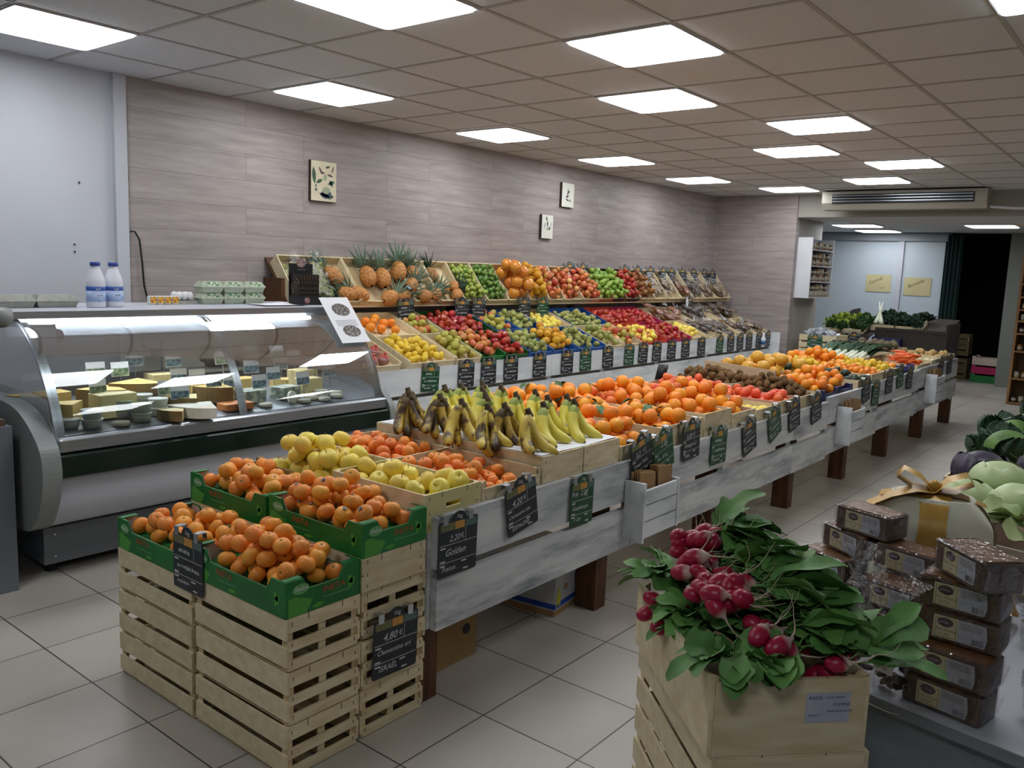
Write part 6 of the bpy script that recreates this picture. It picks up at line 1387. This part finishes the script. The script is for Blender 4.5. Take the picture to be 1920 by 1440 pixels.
# ------------------------------------------------------------------ right island with cabbages
t = thing('cabbage_table', 'pale wooden crate table under the cabbages on the right', 'display table', (5.3, .25, 0))
MB().box(-1.95, 1.9, -.9, .50, .56, .60).build('table_top', M_woody, t); MB().box(-1.95, 1.9, .46, .48, .34, .56).build('side_board', M_white, t)
for x in (-1.85, -.6, .6, 1.8):
    for y in (-.8, .42): MB().box(x-.04, x+.04, y-.04, y+.04, 0, .56).build('leg', M_post, t)
for i, (x0, x1, y0, y1, lb) in enumerate(((3.36, 3.92, .28, .72, 'under the white cabbages, left'), (3.36, 3.92, -.20, .27, 'under the white cabbages, right'), (3.93, 4.45, .30, .74, 'under the purple cabbages'), (3.93, 4.45, -.2, .29, 'under the right purple cabbage'), (4.46, 5.4, .28, .76, 'under the savoy cabbages, left'), (4.46, 5.4, -.2, .27, 'under the savoy cabbages, right'), (5.41, 6.3, .28, .78, 'under the farthest savoy cabbages'), (5.41, 6.3, -.2, .27, 'at the far right end of the cabbage table'))):
    crate('wooden crate '+lb, x0, x1, y0, y1, .601, .14, 'solid', fz=.06)
M_cabw = mat('white_cabbage_leaf', 'a5b982', 'b9c99a', .4, scale=4, c3='d0d8b4', s3=5, t3=(.55, .7), objrand=.05); M_cabp = mat('purple_cabbage_leaf', '3a3148', '2c2838', .45, scale=6, bump=.8, bscale=60); M_sav = mat('savoy_leaf', '2c4a2e', '1f3a26', .55, scale=16, c3='6a8a52', s3=9, t3=(.66, .72), bump=1, bscale=70, bdist=.006, objrand=.1); M_savi = mat('savoy_inner', '6c8f45', '4a6c36', .5, scale=14, bump=1, bscale=70, bdist=.005)
M_vein = mat('leaf_vein', '7c9a68', None, .6)
def cabbage(label, x, y, z, r, kind, seed, grp):
    t = thing('cabbage', label, 'cabbage', (x, y, z), (0, 0, seed), grp); R_ = random.Random(seed)
    m0 = {'w': M_cabw, 'p': M_cabp, 's': M_savi}[kind]; m1 = {'w': M_cabw, 'p': M_cabp, 's': M_sav}[kind]
    MB().blob(r*(.93 if kind != 's' else .70), 24, 16, seed, .06, T(0, 0, r*.8), 1, 1, .86, 1.5).build('heart', m0, t, True)
    k = MB(); vn = MB(); nl = {'w': 5, 'p': 7, 's': 7}[kind]
    for i in range(nl):
        a = i*2*PI/nl+R_.uniform(-.2, .2); open_ = {'w': .02, 'p': .12, 's': .42}[kind]*R_.uniform(.5, 1.3); fr = {'w': .0, 'p': .035, 's': .10}[kind]
        top = {'w': R_.uniform(.75, .95), 'p': R_.uniform(.7, .9), 's': R_.uniform(.55, .8)}[kind]
        def fn(u, v, a=a, open_=open_, top=top, lift=0):
            ph = PI*(.90-v*.80*top); env = (1-.9*abs(2*v-1)**3.5)**.5; w_ = (u-.5)*(1.6 if kind != 's' else 1.75)*env
            q = r*(1.0+open_*max(0, v-.25)**1.6*1.1+fr*v*math.sin(u*24+seed)*(.4+abs(u-.5)*1.6)+.03*(1-abs(u-.5)*2)+lift)
            return (q*math.sin(ph)*math.cos(a+w_/max(.45, math.sin(ph))*.8), q*math.sin(ph)*math.sin(a+w_/max(.45, math.sin(ph))*.8), r*.8+q*.86*math.cos(ph))
        k.grid(fn, 18, 12)
        if kind == 's':
            vn.tube([fn(.5, v/8, lift=.012) for v in range(1, 8)], [.004, .0036, .003, .0026, .002, .0016, .001], 5)
            for b_ in range(2, 6):
                for sd in (-1, 1): vn.tube([fn(.5+sd*.42*q_/4, b_/8+.22*q_/4, lift=.012) for q_ in range(5)], [.0022, .0019, .0015, .0011, .0007], 4)
    if kind == 's': vn.build('leaf_veins', M_vein, t, True)
    k.build('outer_leaves', m1, t, True)
    return t
zc = .665
for i, (x, y, z, r, kd, lb, g_) in enumerate(((3.50, .57, zc, .105, 'w', 'smooth pale green cabbage at the left, behind the gift bow', 'white cabbages'), (3.50, .40, zc+.01, .11, 'w', 'smooth pale green cabbage next to the left one', 'white cabbages'), (3.72, .50, zc+.04, .11, 'w', 'large pale green cabbage on top of the white ones', 'white cabbages'), (3.62, .27, zc+.02, .115, 'w', 'pale green cabbage at the right picture edge', 'white cabbages'), (3.46, .17, zc, .11, 'w', 'pale green cabbage at the lower right edge', 'white cabbages'),
        (4.08, .62, zc, .115, 'p', 'dark purple cabbage at the left', 'purple cabbages'), (4.18, .38, zc+.02, .12, 'p', 'dark purple cabbage right of the white one', 'purple cabbages'), (4.15, .14, zc+.02, .12, 'p', 'dark purple cabbage near the right edge', 'purple cabbages'),
        (4.62, .60, zc, .15, 's', 'dark savoy cabbage with wide veined leaf, nearest the aisle', 'savoy cabbages'), (4.72, .32, zc+.05, .16, 's', 'dark savoy cabbage at the right edge, nearest', 'savoy cabbages'), (4.95, .62, zc+.02, .14, 's', 'dark savoy cabbage second along the aisle', 'savoy cabbages'), (5.05, .40, zc+.10, .15, 's', 'savoy cabbage with bright green heart on the heap', 'savoy cabbages'), (5.45, .62, zc, .14, 's', 'savoy cabbage third along the aisle', 'savoy cabbages'), (5.5, .38, zc+.08, .15, 's', 'savoy cabbage on the heap behind', 'savoy cabbages'), (5.9, .55, zc+.02, .15, 's', 'savoy cabbage at the far end', 'savoy cabbages'), (5.95, .25, zc+.05, .15, 's', 'savoy cabbage at the far right end', 'savoy cabbages'))):
    cabbage(lb, x, y, z, r, kd, i+1, g_)
t = leafy_mesh(14, 77, up=.5, L=(.10, .16), W=.06, st=.01, curl=(.1, .5)); tag(t.build('cabbage_leaves', mat('pale_leaf', '9fb47a', 'b3c48e', .5, scale=6), None, True, (3.36, .36, .72)), 'loose pale cabbage leaves in front of the white cabbages', 'leaves')

# ------------------------------------------------------------------ rear of the shop
t = thing('salad_stand', 'dark wooden salad stand in the rear corner', 'display stand', (13.4, 3.6, 0))
k = MB(); k.add([(x, y, z) for y in (.62, .60) for x, z in ((-.75, 0), (1.0, 0), (1.0, 1.12), (.6, 1.10), (-.75, .82))], [(0, 1, 2, 3, 4), (9, 8, 7, 6, 5)]+[(i, i+5, (i+1) % 5+5, (i+1) % 5) for i in range(5)]); k.build('side_panel', M_darkwood, t)
MB().box(-.77, -.75, -.05, .62, 0, .80).build('front_panel', M_darkwood, t); MB().box(-.45, -.43, -1.0, -.05, 0, .90).build('front_panel', M_darkwood, t)
MB().box(0, 1.05, -.05, .60, 0, .02, T(-.75, 0, .74) @ Ry(-.22)).build('sloping_shelf', M_darkwood, t); MB().box(0, .85, -1.0, -.05, 0, .02, T(-.45, 0, .84) @ Ry(-.22)).build('sloping_shelf', M_darkwood, t)
MB().box(-.47, .35, -1.02, -1.0, 0, 1.0).build('side_panel', M_darkwood, t)
SS = lambda x, y, z=0: T(12.65+x, y, .775+x*.22+z) @ Ry(-.22)
for x, y0, y1, lb in ((.0, 3.95, 4.20, 'left'), (.0, 3.66, 3.93, 'middle'), (.33, 3.30, 3.62, 'kale, left'), (.33, 2.95, 3.28, 'kale, right')):
    M = SS(x, (y0+y1)/2); o = bpy.data.objects.new('display_crate', None); C.objects.link(o); o.matrix_world = M @ Rz(-PI/2); tag(o, 'sloping wooden crate of greens on the dark rear stand, '+lb, 'crate')
    w_ = y1-y0
    for a, b_, c_, d, n in ((-w_/2, w_/2, 0, .01, 'front_panel'), (-w_/2, w_/2, .44, .45, 'back_panel'), (-w_/2, -w_/2+.01, .01, .44, 'side_panel'), (w_/2-.01, w_/2, .01, .44, 'side_panel')): MB().box(a, b_, c_, d, 0, .09).build(n, M_woodend, o)
    MB().box(-w_/2+.01, w_/2-.01, .01, .44, 0, .02).build('base', M_wood, o)
M_let = mat('lettuce_pale', 'a9b84e', '7f9a3c', .5, scale=9, objrand=.15, bump=1, bscale=50, bdist=.01); M_letd = mat('lettuce_dark', '3f5f30', '2f4c28', .5, scale=9, objrand=.15); M_kale = mat('kale_green', '2f4632', '22382a', .6, scale=20, objrand=.15, bump=1, bscale=60, bdist=.01)
HM = {}
for nm, m_, sd in (('lettuce', M_let, 21), ('lettuce', M_letd, 22), ('kale', M_kale, 23)):
    k = MB(); r = random.Random(sd)
    for i in range(26):
        L_ = r.uniform(.08, .13); lm = leaf_mb(L_, .05, -.5+r.uniform(0, .6), .35, sd*9+i, 5, 5, 0, .4, 12); k.add(lm.v, lm.f, Rz(r.uniform(0, 6.3)) @ T(0, .012, 0) @ Rx(r.uniform(.2, 1.45)))
    HM[sd] = (nm, k.mesh(nm, m_, True))
r = random.Random(5)
for i in range(20):
    x, y = r.uniform(.05, .62), 3.64+.56*((i*7) % 20)/20; kd = 21 if y > 3.7 and i % 3 else 22
    if x < .1: kd = 22
    nm, me = HM[kd]; o = link(nm, me, None, None); o.matrix_world = SS(x, y, .05) @ Rz(r.uniform(0, 6)) @ Matrix.Scale(1.1, 4)
    tag(o, '%s lettuce head on the dark rear stand' % ('pale yellow-green' if kd == 21 else 'dark green'), 'lettuce', 'pale lettuces on the rear stand' if kd == 21 else 'dark lettuces on the rear stand')
for i in range(16):
    x, y = r.uniform(.40, .85), 2.98+.62*((i*5) % 16)/16; nm, me = HM[23]; o = link(nm, me, None); o.matrix_world = SS(x, y, .06) @ Rz(r.uniform(0, 6)) @ Matrix.Scale(1.15, 4)
    tag(o, 'dark kale bunch at the right of the rear stand', 'kale', 'kale bunches on the rear stand')
for i, (y, lb) in enumerate(((3.57, 'left'), (3.48, 'right'))):
    t = thing('fennel', 'white fennel stalk lying on the rear stand crates, %s one' % lb, 'fennel', (12.98, y, .95), (0, -.3, -.5+.9*i), 'fennel on the rear stand'); MB().tube([(0, 0, 0), (.05, .0, .03), (.16, .02, .14), (.24, .03, .26)], [.03, .032, .014, .006], 8).build('stalk', M_leekw, t, True)
for i, (x, y, gr) in enumerate(((12.62, 3.95, 0), (12.62, 3.74, 0))): slate('dark price slate on the dark rear stand, %s one' % ['left', 'right'][i], (x, y, .80), 0, False, .19, .19, rz=-PI/2, group='slates on the rear stand')
for i in range(2):
    t = thing('dark_crate', 'dark blue plastic crate low in the rear stand, %s one' % ['upper', 'lower'][i], 'crate', (12.93, 3.35, .52+.13*(1-i)), (0, 0, 0)); k = MB(); k.box(-.1, .0, -.2, .2, 0, .01).box(-.1, -.09, -.2, .2, .01, .11).box(-.1, .0, -.2, -.19, .01, .11).box(-.1, .0, .19, .2, .01, .11); k.build('shell', M_blue, t)
# white bags crate on a crate beside the pink end wall
crate('wooden crate of crumpled white bags beside the pink end wall', 11.45, 11.95, 3.62, 4.12, .62, .19, 'slat'); crate('slatted crate under the white bags crate', 11.45, 11.95, 3.62, 4.12, .43, .185, 'slat'); crate('slatted crate on the floor below the white bags crate', 11.45, 11.95, 3.62, 4.12, .24, .185, 'slat'); crate('lowest slatted crate below the white bags', 11.45, 11.95, 3.62, 4.12, .0, .235, 'slat')
for i, (x, y, s_) in enumerate(((11.58, 4.0, .09), (11.66, 3.86, .11), (11.6, 3.73, .09), (11.8, 3.95, .1))):
    o = MB().blob(s_, 16, 12, i, .9, None, 1, 1, .8, 3).build('plastic_bag', mat('white_plastic_bag', 'b9bfc6', 'a9afb6', .35), None, False, (x, y, .80)); tag(o, 'crumpled white plastic bag in the crate by the pink end wall', 'bag', 'crumpled white bags')
slate('green slate on the crate of white bags', (11.445, 3.90, .80), 0, True, .2, .2, rz=-PI/2)
# wall cabinet with jars
t = thing('jar_cabinet', 'white wall cabinet with open side full of jars, on the pillar', 'cabinet', (11.46, 4.255, 1.30))
MB().box(0, .02, -.21, -.003, 0, .82).build('side_panel', mat('white_laminate', 'd5d8de', 'c9ccd4', .5, scale=2), t); MB().box(.86, .88, -.21, -.003, 0, .82).build('side_panel', MC['white_laminate'], t)
for z in (0, .215, .43, .65): MB().box(.02, .86, -.21, -.003, z, z+.015).build('shelf', MC['white_laminate'], t)
MB().box(.02, .86, -.008, -.003, 0, .82).build('back_panel', mat('cabinet_back', '4a4e55', None, .7), t)
JC = [mat('jam_dark', '3a2220', '5a2c24', .3, scale=20), mat('jar_cream', 'b5a98c', 'a5987a', .3, scale=20), mat('jam_honey', '8a5a28', '9c6c34', .3, scale=20)]
M_jl = mat('jar_label', 'c3bda9', '8f8a7c', .6, scale=70)
def jar_set(r, h):
    return MB().lathe([(.001, 0), (r, 0), (r, h*.8), (r*.85, h*.88), (.001, h*.88)], 12), MB().lathe([(r*.9, h*.88), (r*.9, h), (.001, h)], 12), MB().lathe([(r*1.02, h*.2), (r*1.02, h*.65)], 12)
a_, b_, c_ = jar_set(.033, .085); JB = [a_.mesh('jar_body', m, True) for m in JC]; JL = [b_.mesh('lid', m, True) for m in (M_dark, M_lw, mat('lid_gold', '9c8440', None, .3, metal=.6))]; JP = c_.mesh('jar_label', M_jl, True)
def jar(x, y, z, i, label, grp):
    t = bpy.data.objects.new('jar', JB[i % 3]); C.objects.link(t); t.location = (x, y, z); tag(t, label, 'jar', grp); link('lid', JL[(i*7) % 3], t); link('jar_label', JP, t)
for sz, nm in ((0, 'bottom'), (.215, 'second'), (.43, 'third'), (.65, 'top')):
    for i in range(10): jar(11.46+.07+.082*i, 4.255-.165, 1.30+sz+.016, (i+int(sz*10)) % 3 if nm != 'bottom' else 1, 'small jar on the %s shelf of the white wall cabinet' % nm, 'jars on the %s shelf of the wall cabinet' % nm)
    if nm in ('second', 'bottom', 'third'):
        for i in range(0, 10, 2): jar(11.46+.07+.082*i, 4.255-.165, 1.30+sz+.102, (i+1) % 3, 'stacked small jar on the %s shelf of the white wall cabinet' % nm, 'stacked jars on the %s shelf of the wall cabinet' % nm)
# posters on the pale blue rear wall
for y0, y1, z0, z1, w1, lb in ((4.33, 3.93, 1.39, 1.68, ('Fermé', 'Merci'), 'left cream paper notice with handwriting on the pale blue rear wall'), (3.72, 3.31, 1.355, 1.65, ('Buvette', ''), 'right cream paper notice with faint handwriting on the rear wall')):
    t = thing('paper_notice', lb, 'notice', (14.995, (y0+y1)/2, (z0+z1)/2), (0, 0, -PI/2)); w_ = y0-y1; h = z1-z0
    MB().box(-w_/2, w_/2, -.006, 0, -h/2, h/2).build('sheet', mat('notice_paper', 'c3b98e', 'b9af86', .8, scale=3), t)
    ink = mat('notice_ink', '5c5038', None, .8)
    text(w1[0], .085, ink, t, (-.13, -.008, -.03), (PI/2, -.45, 0), 'handwriting', .1, ext=0)
    if w1[1]: text(w1[1], .04, ink, t, (.03, -.008, -.10), (PI/2, -.3, 0), 'handwriting', .1, ext=0)
# jar shelf at the right edge
t = thing('jar_shelf', 'tall wooden shelf of jars at the right picture edge', 'shelf', (12.87, 1.77, 0))
M_sh = mat('oak_shelf', '9a7248', '85603a', .6, scale=3, stretch=(6, 6, 1)); SZ = (.03, .355, .72, .956, 1.12, 1.27, 1.44, 1.61, 1.80, 2.0)
MB().box(0, .28, -.03, 0, 0, 2.33).build('side_panel', M_sh, t); MB().box(0, .28, -1.1, -1.07, 0, 2.33).build('side_panel', M_sh, t); MB().box(.27, .28, -1.07, -.03, 0, 2.33).build('back_panel', mat('shelf_back', '5a4028', None, .7), t)
for z in SZ+(2.31,): MB().box(.0, .27, -1.07, -.03, z-.02, z).build('shelf_board', M_sh, t)
for j, z in enumerate(SZ):
    for i in range(9):
        jar(12.87+.06, 1.77-.08-.085*i, z+.001, (i+j) % 3, 'jar on the %s shelf board of the tall wooden jar shelf' % ['lowest', 'second', 'third', 'fourth', 'fifth', 'sixth', 'seventh', 'eighth', 'ninth', 'highest'][j], 'jars on the %s board of the tall shelf' % ['lowest', 'second', 'third', 'fourth', 'fifth', 'sixth', 'seventh', 'eighth', 'ninth', 'highest'][j])
# dim crates in the storeroom
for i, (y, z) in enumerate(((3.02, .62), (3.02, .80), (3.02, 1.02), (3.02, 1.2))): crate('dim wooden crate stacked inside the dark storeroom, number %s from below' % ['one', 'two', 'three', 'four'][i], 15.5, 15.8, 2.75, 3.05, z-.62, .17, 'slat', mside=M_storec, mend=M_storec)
for i, (m_, lb) in enumerate(((M_green, 'green carton on the floor of the dark storeroom'), (M_pink, 'red carton on the green one in the dark storeroom'), (M_inner, 'pale carton topmost on the storeroom pile'))): carton(lb, .35, .4, .14, m_, (15.5, 2.45, .001+.141*i), corner=.05, low=.8)
